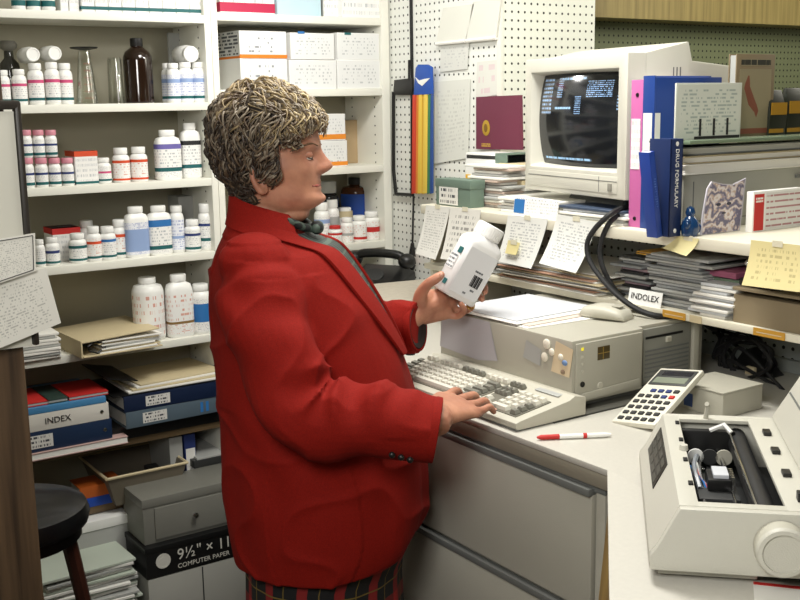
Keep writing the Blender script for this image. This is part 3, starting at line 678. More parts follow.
# ================================================================== things on the counter
# --- computer
cpu = thing('desktop_computer', 'beige desktop computer case lying flat under the ledge behind the keyboard', 'computer', (1.468, 1.55, CT))
CW, CL, CH = .42, .45, .148
MB().prism([(0, 0), (.206, 0), (.214, .012), (.214, .02), (CW, .02), (CW, CL), (0, CL)], .014, CH).build('case', BEIGE2, cpu, .005)
part('base', (.012, .012, .004), (CW-.01, CL-.01, .0138), CABD, cpu)
for x, y in ((.03, .03), (.36, .04), (.03, .62), (.36, .62)): MB().lathe([(.012, 0), (.012, .0045)], 12).build('foot', BLACKR, cpu, M=T(x, y, 0))
part('bezel', (.008, -.006, .018), (.198, .0, CH-.006), BEIGE2, cpu, .003)
part('bezel_lower_curve', (.02, -.010, .02), (.19, -.006, .036), BEIGE2, cpu, .003, M=T(0, 0, 0, 0, math.radians(-2), 0))
part('power_light', (.020, -.0075, .127), (.026, -.006, .133), mat('yellow_led', '#d8c830', .4, var=0, emis='#d8c830', estr=.6), cpu)
part('badge', (.066, -.0075, .100), (.100, -.006, .128), mat('brass_badge', '#4a3d1c', .35), cpu, .0005)
part('badge_mark', (.080, -.0082, .101), (.0815, -.0075, .127), mat('gold_mark', '#9a8038', .4), cpu); part('badge_mark', (.067, -.0082, .1135), (.099, -.0075, .115), MATS['gold_mark'], cpu)
for k in range(3): MB().lathe([(.0035, 0), (.003, .0012), (.001, .0012)], 12).build('button', BEIGE, cpu, M=T(.024, -.006, .113-k*.015, PI/2, 0, 0))
MB().lathe([(.006, 0), (.006, .002), (.001, .0022)], 14).build('key_lock', BLACK, cpu, M=T(.024, -.006, .056, PI/2, 0, 0))
MB().lathe([(.008, 0), (.007, .0015), (.001, .0015)], 16).build('round_button', BEIGE, cpu, M=T(.075, -.006, .045, PI/2, 0, 0))
part('drive_bay', (.222, .0135, .022), (.372, .0195, CH-.008), mat('vent_grey', '#85857c', .5), cpu, .001)
part('drive_slot', (.228, .012, .118), (.345, .0134, .123), BLACK, cpu)
part('drive_lever', (.29, .009, .104), (.306, .0134, .116), BEIGE, cpu, .001)
for k in range(7): part('vent_slot', (.228, .0125, .032+k*.0095), (.366, .0134, .036+k*.0095), CABD, cpu)
part('corner_strip', (.378, .008, .016), (.396, .0198, CH), BEIGE, cpu, .002)
# sheet taped to the long side, and the stickers
ts = thing('taped_sheet', 'lavender-grey sheet taped to the side of the computer case', 'paper', (1.4655, 1.98, CT))
P = [onx(a, b, 1.4655)-Vector((1.4655, 1.98, CT)) for a, b in ((440, 346), (478, 360), (497, 361), (489, 322), (442, 309))]
P = [(0, p.y, max(.02, min(p.z, .146))) for p in P]
MB().add([tuple(p) for p in P]+[(.0014, p[1], p[2]) for p in P], [(0, 1, 2, 3, 4), (9, 8, 7, 6, 5)]).build('sheet', mat('lavender_paper', '#b5b2b6', .6), ts)
sk = thing('sticker_card', 'cream sticker card with three round puffs on the computer case', 'sticker', (1.466, 1.6, CT+.08))
def so(px, py, dx=0): p = onx(px, py, 1.466)-Vector((1.466, 1.6, CT+.08)); return (p.x-dx, p.y, p.z)
MB().quad([so(551, 371), so(569, 378), so(573, 350), so(556, 341)]).add([so(551, 371, -.001), so(569, 378, -.001), so(573, 350, -.001), so(556, 341, -.001)], [(3, 2, 1, 0)]).build('card', mat('sticker_cream', '#d9c7a6', .6), sk)
for px, py, r in ((547, 344, .011), (545, 357, .010), (552, 352, .008), (561, 357, .007)): MB().sphere(so(px, py, .001), (.004, r, r)).build('puff', mat('puff_white', '#e3dccb', .6), sk)
MB().sphere(so(565, 363, .001), (.003, .008, .006)).build('blue_motif', mat('sticker_blue', '#6a86b0', .6), sk)
MB().sphere(so(563, 372, .001), (.003, .006, .005)).build('dark_motif', mat('sticker_brown', '#8a7560', .6), sk)
MB().quad([so(523, 357), so(540, 366), so(541, 350), so(526, 340)]).add([so(523, 357, -.001), so(540, 366, -.001), so(541, 350, -.001), so(526, 340, -.001)], [(3, 2, 1, 0)]).build('pale_label', PAPERG, sk)
# printouts and mouse on top of the computer
zc = CT+CH
pr = thing('printout_pile', 'flat pile of printouts on the left of the computer case', 'papers', (1.60, 1.84, zc))
for k in range(4): part('printout', (-.125+random.uniform(-.01, .01), -.15+.02*k, k*.0025), (.13, .13+random.uniform(-.02, .02), k*.0025+.002), [PAPER, mat('pinkish_paper', '#cdc0b4', .75), PAPER, mat('bluish_paper', '#c4c6ca', .75)][k], pr, .0005, M=T(rz=random.uniform(-.06, .06)), segs=1)
mo = thing('computer_mouse', 'grey-white rounded mouse on top of the computer case', 'mouse', onz(606, 318, zc), math.radians(-72))
rings = []
for t in [i/12 for i in range(13)]:
    x = -.055+.11*t; hgt = .012+.020*math.sin(PI*min(1, .12+t*.8))**.8; wd = .030+.006*math.sin(PI*t)
    if t in (0, 1): hgt *= .5; wd *= .9
    rings.append([(x, wd*math.copysign(abs(math.cos(a))**.6, math.cos(a)), max(0, hgt*(.5+.5*math.copysign(abs(math.sin(a))**.7, math.sin(a))))) for a in [2*PI*j/20 for j in range(20)]])
MB().loft(rings).build('shell', BEIGE, mo, smooth=60)
part('button', (.018, -.012, .029), (.04, .012, .0315), BEIGE2, mo, .001)

# --- keyboard
kb = thing('keyboard', 'beige computer keyboard with raised key rows in front of the computer', 'keyboard', (1.288, 1.512, CT))
KL, KD = .480, .185
MB().add(*(lambda pf: ([(x, 0, z) for x, z in pf]+[(x, KL, z) for x, z in pf], [tuple(range(len(pf))), tuple(range(2*len(pf)-1, len(pf)-1, -1))]+[(i, len(pf)+i, len(pf)+(i+1) % len(pf), (i+1) % len(pf)) for i in range(len(pf))]))([(.006, .003), (KD, .003), (KD, .040), (KD-.03, .047), (KD-.045, .040), (.012, .021), (0, .018), (0, .009)])).build('case', BEIGE, kb, .003)
part('bottom', (.004, .003, .0), (KD-.004, KL-.003, .004), CABD, kb, .001)
slope = math.atan2(.019, .128)
def kz(x): return .0215+(x-.012)*math.tan(slope)
KEYW = mat('key_cream', '#d2cfc2', .5, var=.02); KEYG = mat('key_grey', '#77766c', .5, var=.02)
WELL = mat('key_well', '#6f6c60', .6)
for a, b in ((.022, .105), (.112, .158), (.166, .464)):
    part('key_well', (.018, a, -.001), (.112, b, .0012), WELL, kb, M=T(0, 0, kz(0)+.0002, 0, -slope, 0))
part('light_panel', (.137, .03, .0), (.152, .1, .0015), mat('panel_grey', '#aeb0ad', .4), kb, .0005, M=T(0, 0, kz(0)+.001, 0, -slope, 0))
kmesh = {}
def key(x, y, w_, m, d=.0155):
    k = (round(w_, 4), m.name, d)
    if k not in kmesh:
        mb = MB(); hx, hy = d/2-.0008, w_/2-.0008
        mb.loft([[(-hx, -hy, 0), (hx, -hy, 0), (hx, hy, 0), (-hx, hy, 0)], [(-hx, -hy, .003), (hx, -hy, .003), (hx, hy, .003), (-hx, hy, .003)], [(-hx*.72, -hy+.0028, .0095), (hx*.74, -hy+.0028, .0095), (hx*.74, hy-.0028, .0095), (-hx*.72, hy-.0028, .0095)]])
        kmesh[k] = mb.mesh('key', m, smooth=0)
    o = bpy.data.objects.new('key', kmesh[k]); COL.objects.link(o); o.parent = kb
    o.matrix_basis = T(x, y, kz(x)+.001, 0, -slope, 0)
P_ = .0182
for r in range(5):
    x = .028+r*P_*.98
    n = 4
    for c in range(4):                      # number pad at the right end
        if r == 0 and c == 1: continue
        wdt = .019; key(x, .0345+c*.0198, wdt if not (r == 0 and c == 2) else .0385, KEYW if c or r > 2 else KEYG)
    if r in (0, 3, 4):                      # cursor block
        for c in range(3): key(x, .1205+c*.0145, .014, KEYG if r else KEYW)
    if r == 1: key(x, .135, .014, KEYW)
    y = .170
    rowk = [[.024, .024, .115, .024, .024, .024], [.045]+[.0186]*10+[.04], [.038]+[.0186]*11+[.03], [.026]+[.0186]*12+[.026], [.034]+[.0186]*12+[.0186]][r]
    tot = sum(rowk); sc = .292/tot
    for i, kw in enumerate(rowk):
        kw *= sc; key(x, y+kw/2, kw, KEYG if (i in (0, len(rowk)-1)) else KEYW); y += kw
x = .028+5*P_*.98+.010
for g, (y0, n, m) in enumerate(((.17, 4, KEYW), (.253, 4, KEYG), (.336, 4, KEYW), (.424, 2, KEYW), (.118, 3, KEYG))):
    for c in range(n): key(x, y0+.009+c*(.0145 if g == 4 else .0188), .014 if g == 4 else .018, m, .013)

# --- red and white pen
pen = thing('pen', 'white pen with red tip and ring lying on the counter', 'pen', M=T(*onz(540, 437, CT+.005), 0, PI/2, 0) if 0 else Matrix.Translation(onz(537, 437.5, CT+.0055)))
d = onz(611, 434.5, CT+.0055)-onz(537, 437.5, CT+.0055); L_ = d.length; q = d.to_track_quat('Z', 'Y').to_matrix().to_4x4()
MB().lathe([(.002, 0), (.0048, .008), (.005, L_*.3)], 12).build('cap', RED, pen, M=q); MB().lathe([(.0047, L_*.3), (.0047, L_*.92), (.003, L_)], 12).build('barrel', WHITE, pen, M=q); MB().lathe([(.0052, L_*.62), (.0052, L_*.67)], 12).build('ring', RED, pen, M=q)
# thin dark strip added to stand for the shadow under the keyboard edge
bl = thing('keyboard_shade_strip', 'thin dark strip standing in for the shadow under the keyboard and computer', 'mat', (1.5, 1.6, CT)); part('mat', (-.11, -.085, 0), (.26, -.001, .0022), mat('shade_strip', '#5b5a52', .6), bl, .001); part('hem', (-.113, -.088, 0), (.263, -.085, .0028), mat('shade_strip_edge', '#34342f', .6), bl)

# --- grey power unit behind the calculator
ad = thing('power_unit', 'small beige power unit box behind the calculator', 'box', (1.725, 1.40, CT), 0)
part('body', (-.055, -.068, 0), (.068, .055, .05), BEIGE2, ad, .003); part('lid', (-.056, -.069, .05), (.069, .056, .054), BEIGE2, ad, .002); part('blue_label', (-.0558, .008, .008), (-.055, .03, .035), mat('blue_sticker', '#2a4478', .6), ad)
# --- calculator
FLp, FRp = onz(617, 418.5, CT+.008), onz(646, 431, CT+.008); TLp, TRp = onz(665, 362, 1.036), onz(702, 373, 1.036)
yv = ((TLp+TRp)-(FLp+FRp)).normalized(); xv = (FRp-FLp); xv = (xv-yv*xv.dot(yv)).normalized(); zv = xv.cross(yv)
o_ = (FLp+FRp+TLp+TRp)/4; MC = Matrix((xv, yv, zv)).transposed().to_4x4(); MC.translation = o_
ca = thing('calculator', 'cream desk calculator with a grey display tilted against the power unit', 'calculator', M=MC)
cw2, cl2 = .051, .097
part('case', (-cw2, -cl2, -.012), (cw2, cl2, 0), mat('calc_cream', '#d6d3c4', .45), ca, .003)
part('display_frame', (-cw2+.006, cl2-.062, 0), (cw2-.006, cl2-.008, .0015), mat('calc_dark', '#3c3d3c', .4), ca, .0006)
part('display', (-cw2+.013, cl2-.056, .0015), (cw2-.013, cl2-.036, .0022), mat('lcd', '#7f8676', .2), ca); part('solar_cell', (-cw2+.02, cl2-.028, .0015), (cw2-.013, cl2-.014, .0022), mat('solar', '#1f2028', .15), ca)
part('foot', (-cw2+.01, cl2-.025, -.02), (cw2-.01, cl2-.015, -.012), BLACKR, ca)
ck = {}
for r in range(6):
    for c in range(5):
        if r == 5 and c in (0,): continue
        m = NAVY if (r == 5 and c != 4) or (r == 4 and c in (3,)) else RED if (r == 4 and c == 4) else DARK
        if m not in ck: ck[m] = MB().loft([[(-.006, -.0046, 0), (.006, -.0046, 0), (.006, .0046, 0), (-.006, .0046, 0)], [(-.0052, -.004, .003), (.0052, -.004, .003), (.0052, .004, .003), (-.0052, .004, .003)]]).mesh('key', m, smooth=0)
        k = bpy.data.objects.new('key', ck[m]); COL.objects.link(k); k.parent = ca; k.location = (-.036+c*.018, -.084+r*.0195, 0)

# --- dot matrix printer on the angled end
N_ = Vector((1.009, .913, CT)); pa = math.radians(45)
MP = Matrix.Translation(N_) @ Matrix.Rotation(pa, 4, 'Z')      # local x = away along the carriage, local -y = to the right
pt = thing('dot_matrix_printer', 'beige dot matrix printer with its cover open and a round platen knob', 'printer', M=MP)
PB = mat('printer_beige', '#c6c4b8', .45, var=.03, bump=.25, bscale=500)
PL, PW, PH = .44, .345, .104
def px_(name, pf, x0, x1, m, bev=.002, parent=None):
    n = len(pf); return MB().add([(x0, y, z) for y, z in pf]+[(x1, y, z) for y, z in pf], [tuple(range(n)), tuple(range(2*n-1, n-1, -1))]+[(i, n+i, n+(i+1) % n, (i+1) % n) for i in range(n)]).build(name, m, parent or pt, bev)
side = [(0, .016), (0, .036), (-.010, .050), (-.037, PH), (-.208, PH), (-PW, .07), (-PW, .016)]
px_('side_cover', side, 0, .014, PB, .004); px_('side_cover', side, PL-.014, PL, PB, .004)
px_('front_shell', [(0, .016), (0, .036), (-.010, .050), (-.037, PH), (-.062, PH), (-.062, PH-.006), (-.040, PH-.006), (-.014, .048), (-.006, .036), (-.006, .016)], .0135, PL-.0135, PB, .001)
px_('rear_cover', [(-.172, PH-.006), (-.172, PH), (-.215, PH), (-PW, .07), (-PW, .016), (-PW+.006, .016), (-PW+.006, .065), (-.213, PH-.006)], .0135, PL-.0135, PB, .001)
px_('end_bridge', [(-.06, PH-.006), (-.06, PH), (-.174, PH), (-.174, PH-.006)], .0135, .030, PB, .001); px_('end_bridge', [(-.06, PH-.006), (-.06, PH), (-.174, PH), (-.174, PH-.006)], PL-.032, PL-.0135, PB, .001)
part('floor_pan', (.01, -PW+.004, .014), (PL-.01, -.004, .02), DARK, pt); part('base', (.018, -.14, .004), (PL-.018, -.012, .014), PB, pt, .002); part('base', (.03, -PW+.01, .003), (PL-.03, -.15, .014), DARK, pt, .002)
for x, y in ((.04, -.03), (.4, -.03), (.04, -.31), (.4, -.31)): MB().lathe([(.012, 0), (.012, .006)], 12).build('foot', BLACKR, pt, M=T(x, y, 0))
# dark control panel on the sloping front
sl = math.atan2(PH-.050, .027)
cp = part('control_panel', (.20, -.0005, .006), (.385, .0015, .050), mat('membrane_black', '#23231f', .4), pt, .0005, M=Matrix.Translation((0, -.010, .050)) @ Matrix.Rotation(PI/2-sl, 4, 'X'))
for i in range(3):
    for j in range(4): MB().box((.215+j*.042, .0014, .010+i*.013), (.245+j*.042, .0019, .019+i*.013)).build('panel_key', mat('membrane_grey', '#4a4a44', .5), cp)
# mechanism in the opening
RUB = mat('platen_rubber', '#1b1b1c', .5)
MB().tube([(.02, -.155, .072), (PL-.02, -.155, .072)], .016, 20).build('platen', RUB, pt)
MB().tube([(.02, -.083, .055), (PL-.02, -.083, .055)], .004, 10).build('guide_rod', CHROME, pt); MB().tube([(.02, -.125, .058), (PL-.02, -.125, .058)], .003, 10).build('guide_rod', CHROME, pt)
part('paper_bail', (.05, -.141, .088), (PL-.05, -.138, .094), CHROME, pt, .0005)
car = part('carriage', (.16, -.135, .035), (.27, -.075, .06), DARK, pt, .004)
MB().box((.19, -.125, .06), (.24, -.09, .078)).build('print_head', BLACK, car, .003); MB().box((.195, -.12, .078), (.235, -.098, .084)).build('head_cover', mat('white_head', '#c9ccd2', .4), car, .001)
for k in range(5): MB().box((.192+k*.009, -.128, .06), (.196+k*.009, -.122, .082)).build('cooling_fin', CHROME, car)
MB().tube(bez([(.2, -.08, .06), (.25, -.075, .075), (.32, -.085, .07), (.36, -.09, .03)], 6), .004, 6).build('ribbon_cable', mat('clear_ribbon', '#8c9298', .3), pt)
part('circuit_board', (.05, -.13, .021), (.4, -.068, .024), mat('board_green', '#1e2a24', .4), pt)
for x, y, m in ((.30, -.078, mat('blue_part', '#2a4a8a', .4)), (.22, -.072, MATS['blue_part']), (.33, -.11, BLACK), (.1, -.1, BLACK), (.12, -.08, CHROME), (.37, -.12, BLACK)): part('component', (x, y-.008, .024), (x+.016, y+.008, .045), m, pt, .001)
part('ribbon_cartridge', (.07, -.13, .03), (.14, -.075, .062), BLACK, pt, .004); part('end_plate', (.385, -.15, .02), (.398, -.065, .092), BLACK, pt, .002)
MB().tube([(.38, -.11, .095), (.37, -.13, .108), (.36, -.14, .098)], .004, 6).build('release_lever', WHITE, pt)
MB().tube(bez([(.415, -.105, PH), (.417, -.108, PH+.02), (.412, -.106, PH+.026)], 5), .004, 8).build('lever', BEIGE2, pt)
for x in (.09, .19, .285, .375): part('clip', (x, -.0605, PH), (x+.012, -.054, PH+.003), BLACK, pt, .0005)
MB().lathe([(.007, 0), (.006, .008), (.002, .009)], 12).build('sensor_button', PB, pt, M=T(.245, -.058, PH))
for x in (.14, .24, .33): part('tractor_latch', (x, -.198, PH), (x+.022, -.186, PH+.006), BLACK, pt, .0015); 
random.seed(31)
for k in range(14):
    x = random.uniform(.05, .37); y = random.uniform(-.13, -.07); s_ = random.uniform(.005, .012); part('component', (x, y-s_, .024), (x+s_*1.6, y+s_, random.uniform(.032, .05)), [BLACK, CHROME, BEIGE2, DARK][k % 4], pt, .0008, segs=1)
for k in range(3): MB().lathe([(.013, 0), (.013, .004), (.004, .004), (.004, .008)], 16).build('gear', [WHITE, DARK, BEIGE2][k], pt, M=T(.345+.0*k, -.085-.022*k, .06, 0, PI/2, 0))
for k in range(4): MB().tube(bez([(.30, -.075-.004*k, .045), (.27, -.07-.005*k, .07+.003*k), (.22, -.085, .066), (.2, -.09-.006*k, .055)], 5), .0018, 6).build('wire', [BLUE, RED, PAPERG, BLACK][k], pt)
part('hinge_clip', (.045, -.205, PH), (.06, -.19, PH+.012), BLACK, pt, .001)
# knob
kn = MB().lathe([(.012, -.004), (.024, 0), (.033, .004), (.034, .010), (.0335, .026), (.031, .030), (.026, .031), (.0255, .028), (.001, .028)], 36).build('platen_knob', PB, pt, M=T(0, -.163, .062, 0, -PI/2, 0))
MB().lathe([(.0335, .0), (.0345, .012), (.0335, .024)], 36).build('knob_rim', BEIGE, kn, M=T(0, 0, .001))
# raised cover behind the opening
cv = part('raised_cover', (.02, -.005, 0), (PL-.01, .0, .20), PB, pt, .002, M=Matrix.Translation((0, -.212, PH+.003)) @ Matrix.Rotation(math.radians(30), 4, 'X'))
for z in (.05, .1, .15): MB().box((.03, .0, z), (PL-.02, .0012, z+.003)).build('cover_rib', CABD, cv)
# red-edged slip under the printer corner
rs = thing('red_edged_slip', 'white slip with a red edge at the lower right corner', 'paper', tuple(onz(795, 597, CT)), pa-.1); part('sheet', (-.03, -.06, 0), (.03, .05, .0012), PAPER, rs); part('red_edge', (.022, -.06, .0012), (.03, .05, .0016), RED, rs)

# --- monitor
Rb, Lb = Vector((1.804, 1.737, 0)), Vector((1.867, 2.159, 0))
mw = (Rb-Lb).length; mid = (Rb+Lb)/2; ang = math.atan2((Rb-Lb).y, (Rb-Lb).x)
MON = mat('monitor_beige', '#cfcdc0', .45, var=.03, bump=.12, bscale=900)
ZM = 1.349
MM = Matrix.Translation((mid.x, mid.y, ZM)) @ Matrix.Rotation(ang, 4, 'Z') @ Matrix.Rotation(math.radians(0), 4, 'X')
mn = thing('crt_monitor', 'beige terminal monitor with a dark text screen on the ledge', 'monitor', M=MM)
hw, mh = mw/2, .333
x0, x1, z0, z1 = -hw+.026, hw-.034, .062, mh-.034       # screen opening
fr = MB()
o8 = [(-hw, 0), (hw, 0), (hw, mh), (-hw, mh)]; i8 = [(x0, z0), (x1, z0), (x1, z1), (x0, z1)]; j8 = [(x0+.008, z0+.008), (x1-.008, z0+.008), (x1-.008, z1-.008), (x0+.008, z1-.008)]
fr.loft([[(x, .05, z) for x, z in o8], [(x, .0, z) for x, z in o8], [(x, .0, z) for x, z in i8], [(x, .044, z) for x, z in j8]], cap=False)
fr.build('bezel', MON, mn, .004)
scr = []; n1, n2 = 16, 12
def sp_(u, v, off=0): return (x0+.006+(x1-x0-.012)*u, .040-.034*(1-(2*u-1)**2*.5-(2*v-1)**2*.5)-off, z0+.006+(z1-z0-.012)*v)
def patch(name, m, u0, u1, v0, v1, off, parent, na=8, nb=4):
    mb = MB(); vs = [sp_(u0+(u1-u0)*i/na, v0+(v1-v0)*j/nb, off) for j in range(nb+1) for i in range(na+1)]; fs = []; uv = []
    for j in range(nb):
        for i in range(na):
            a = j*(na+1)+i; fs.append((a, a+1, a+na+2, a+na+1)); uv.append([(i/na, j/nb), ((i+1)/na, j/nb), ((i+1)/na, (j+1)/nb), (i/na, (j+1)/nb)])
    return mb.add(vs, fs, 0, None, uv).build(name, m, parent, smooth=80)
CRT = mat('crt_glass', '#181b20', .11, var=0)
sg = patch('screen', CRT, 0, 1, 0, 1, 0, mn, 16, 12)
STX = printed('screen_text', '#14171b', '#7f9fc4', 9, 22, .47, 0, .12, emis=.55, fill=.5); STX2 = printed('screen_text_line', '#14171b', '#8fb4d4', 1, 34, .44, 0, .12, emis=.55, fill=.8)
MATS['screen_text'].node_tree.nodes['Principled BSDF'].inputs['Coat Weight'].default_value = 1
for u0, u1, v0, v1, m in ((.04, .19, .56, .96, STX), (.26, .33, .74, .96, STX), (.5, .57, .56, .76, STX), (.62, .88, .74, .92, STX), (.93, .97, .6, .9, STX), (.25, .46, .615, .645, STX2), (.06, .66, .06, .09, STX2), (.3, .6, .93, .96, STX2)):
    patch('screen_text', m, u0, u1, v0, v1, .0004, sg)
bd = MB().loft([[(x*1.0, .05, z) for x, z in o8], [(x*.985, .175, .008+z*.985+.022*(z > .1)) for x, z in o8], [(x*.97, .19, .015+z*.90) for x, z in o8], [(x*.84, .36, .035+z*.80) for x, z in o8], [(x*.78, .375, .05+z*.74) for x, z in o8]])
bd.build('housing', MON, mn, .004)
MB().loft([[(-hw*.6, .06, -.052), (hw*.6, .06, -.052), (hw*.6, .3, -.052), (-hw*.6, .3, -.052)], [(-hw*.5, .08, .002), (hw*.5, .08, .002), (hw*.5, .28, .02), (-hw*.5, .28, .02)]]).build('swivel_base', CABD, mn, .003)
part('chin_panel', (-hw+.02, -.0015, .012), (hw-.03, .001, .052), MON, mn, .001); part('chin_groove', (-hw+.02, -.0022, .040), (hw-.03, -.001, .0415), CABD, mn); part('power_button', (hw-.06, -.006, .018), (hw-.048, 0, .036), mat('button_grey', '#8c8a80', .5), mn, .001); part('chin_groove', (hw-.10, -.0022, .014), (hw-.0985, -.001, .050), CABD, mn)
for k in range(9): part('vent_slot', (hw*.985-.0005, .07+k*.01, .25), (hw*.985+.0012, .0735+k*.01, .30), CABD, mn)

# --- piles under and around the monitor on the upper ledge
def ystack(name, label, l, r, ytop, zs, xf, dep, ms, n, cat='papers', jit=.012, pn='sheet_bundle', py=None):
    """pile whose front edge lies on the plane x = xf between image columns l and r"""
    py = py or ytop
    A = onx(l, py, xf); B = onx(r, py, xf); h = max(.004, onx((l+r)/2, ytop, xf).z-zs)
    th = thing(name, label, cat, (xf+dep/2, (A.y+B.y)/2, zs)); wy = (A.y-B.y)/2
    for k in range(n):
        part(pn, (-dep/2+random.uniform(-jit, jit)*.6, -wy+random.uniform(-jit, jit), h*k/n), (dep/2, wy+random.uniform(-jit, jit), h*(k+.86)/n), ms[k % len(ms)], th, min(.0012, h/n*.3), M=T(rz=random.uniform(-.04, .04)), segs=1)
    return th
GP = [PAPER, PAPERG, PAPER, mat('cool_paper', '#c9cccf', .75)]
GREY = [mat('slate_paper', '#8d9090', .7, var=.1), mat('slate_paper_light', '#a7a9a8', .7), PAPERG]
ystack('monitor_papers', 'flat magazines and papers under the monitor', 560, 626, 208, ZU, 1.80, .38, GP+[mat('ink_blue_cover', '#3c4a60', .5)], 5)
ystack('paper_pile', 'pile of papers under the left half of the monitor', 500, 560, 199, ZU, 1.82, .28, GP, 5)
ystack('envelope_pile', 'untidy pile of envelopes between the green box and the monitor', 468, 503, 165, ZU, 1.86, .16, [PAPER, mat('pinkish_envelope', '#c9b5a8', .75), PAPER, PAPERG], 15, 'envelopes', .02, 'envelope')
ystack('loose_slips', 'loose slips leaning behind the envelope pile', 498, 524, 163, ZU, 1.93, .1, [PAPER, MANILA, PAPERG], 8, 'papers', .012, 'slip')
GRN = mat('sage_box', '#66796c', .6)
A = onx(436, 200, 1.80); B = onx(470, 200, 1.80)
gb = thing('green_box', 'sage green card box with a white label on the ledge', 'box', (1.80, (A.y+B.y)/2, ZU)); wy = (A.y-B.y)/2; h = onx(452, 180, 1.80).z-ZU
part('body', (0, -wy, 0), (.05, wy, h), GRN, gb, .002); part('lid', (-.002, -wy-.002, h*.7), (.052, wy+.002, h+.002), GRN, gb, .002); part('label', (-.0032, -wy*.35, h*.06), (-.0022, wy*.75, h*.72), TXTC, gb)
A = onx(455, 170, 1.90); B = onx(496, 170, 1.90); wy = (A.y-B.y)/2
wb2 = thing('index_card_box', 'white card box with dark strip and yellow tabs behind the green box', 'box', (1.90, (A.y+B.y)/2, ZU)); h = onx(475, 154, 1.90).z-ZU
part('body', (0.04, -wy, 0), (.14, wy, h), WHITE, wb2, .002); part('dark_strip', (.0392, -wy+.01, h-.016), (.04, wy*.95, h-.006), DARK, wb2); part('yellow_tab', (.0385, -wy*.2, h*.42), (.04, wy*.25, h*.55), YELLOW, wb2); part('yellow_tab', (.0385, wy*.75, h*.42), (.04, wy, h*.55), YELLOW, wb2); part('green_end', (.039, -wy, h*.55), (.14, -wy*.45, h+.002), GRN, wb2, .001)
A = onx(513, 207, 1.785); B = onx(557, 207, 1.785)
cd_ = thing('name_card', 'white card with a blue square leaning on the ledge', 'card', (1.785, (A.y+B.y)/2, ZU)); wy = (A.y-B.y)/2; h = onx(535, 199, 1.785).z-ZU
part('sheet', (0, -wy, 0), (.0015, wy, h), LABEL, cd_, M=T(ry=.12)); part('blue_square', (-.0006, wy*.5, h*.12), (0, wy*.98, h*.9), BLUE, cd_, M=T(ry=.12))

# --- notes hanging from the ledge edges
def hang(name, label, c4, m, x=1.7655, curl=.02, extra=None):
    """sheet taped to the ledge front: image corners bl, br, tr, tl on the plane x"""
    P = [onx(a, b, x) for a, b in c4]; o = (P[2]+P[3])/2; th = thing(name, label, 'paper', o)
    vs = []; n = 8
    for i in range(n+1):
        t = i/n; dx = -curl*t*t
        for p, q in ((P[3], P[0]), (P[2], P[1])): v = p.lerp(q, t)-o; vs.append((v.x+dx, v.y, v.z))
    fs = [(2*i, 2*i+2, 2*i+3, 2*i+1) for i in range(n)]; uv = [[(0, 1-i/n), (0, 1-(i+1)/n), (1, 1-(i+1)/n), (1, 1-i/n)] for i in range(n)]
    mb = MB().add(vs, fs, 0, None, uv)
    mb.add([(v[0]+.0008, v[1], v[2]) for v in vs], [f[::-1] for f in fs], 0, None, uv)
    mb.build('sheet', m, th, smooth=80)
    tp = [v for v in vs[:2]]; my = (tp[0][1]+tp[1][1])/2
    part('tape', (-.0012, my-.012, -.008), (-.0006, my+.012, .004), mat('tape', '#d9d4bc', .35), th)
    return th
NT = printed('typed_list', '#e2e1da', '#b9b8b2', 20, 26, .5, .1); NT2 = printed('handwritten_note', '#e2e0d8', '#9a9892', 9, 20, .53, .12, fill=.5); NT3 = printed('form_list', '#dfe0da', '#b4b5b4', 17, 20, .5, .12)
hang('hanging_note', 'white typed sheet hanging at the left end of the ledge', [(421, 253), (441, 259), (450, 207), (426, 205)], NT)
hang('hanging_note', 'handwritten white note hanging just behind the held bottle', [(446, 258), (474, 262), (481, 210), (450, 207)], NT2)
hn = hang('hanging_note', 'white list with a yellow sticky note hanging from the ledge', [(502, 260), (537, 268), (548, 219), (508, 215)], NT3)
yn = hang('sticky_note', 'small yellow sticky note on the middle hanging list', [(506, 253), (517, 255), (520, 243), (508, 240)], mat('pale_yellow_note', '#e2d69a', .7), 1.7475, .004)
hang('hanging_note', 'wide white list hanging from the ledge under the monitor', [(548, 262), (585, 272), (597, 222), (557, 214)], NT3, curl=.03)
YN = mat('yellow_paper', '#d8cd98', .7, var=.06); YNT = printed('yellow_note_text', '#d8cb94', '#b9ac7a', 8, 24, .54, .12)
hang('yellow_note', 'small crumpled yellow note on the ledge edge below the binders', [(670, 247), (694, 255), (699, 239), (678, 236)], YN, 1.766, .025)
hang('yellow_note', 'large yellow handwritten note hanging at the right edge', [(748, 284), (806, 291), (806, 246), (751, 240)], YNT, 1.766, .02)

# --- right end of the upper ledge
YW = 1.562
CASEM = mat('case_grey', '#a9a99f', .5)
cs = thing('document_case', 'grey metal document case holding folders on the right of the ledge', 'case', (2.14, YW, ZU))
zp = ony(682, 141, YW).z-ZU
xl = ony(684, 200, YW+.01).x-2.14
part('body', (xl, .012, 0), (.30, .105, zp-.075), CASEM, cs, .003); part('door_groove', (xl+.03, .0105, .02), (.29, .012, .022), CABD, cs); part('left_groove', (xl+.03, .0105, .02), (xl+.032, .012, zp-.09), CABD, cs); part('handle', (.06, .004, zp-.10), (.16, .012, zp-.092), CABD, cs, .001)
part('green_top', (xl-.012, -.012, zp-.008), (.305, .106, zp), mat('green_glass_top', '#76866f', .25), cs, .002); part('post', (xl+.004, .09, zp-.075), (xl+.018, .105, zp-.008), CASEM, cs); part('post', (.28, .09, zp-.075), (.30, .105, zp-.008), CASEM, cs)
z = ZU+zp-.0745
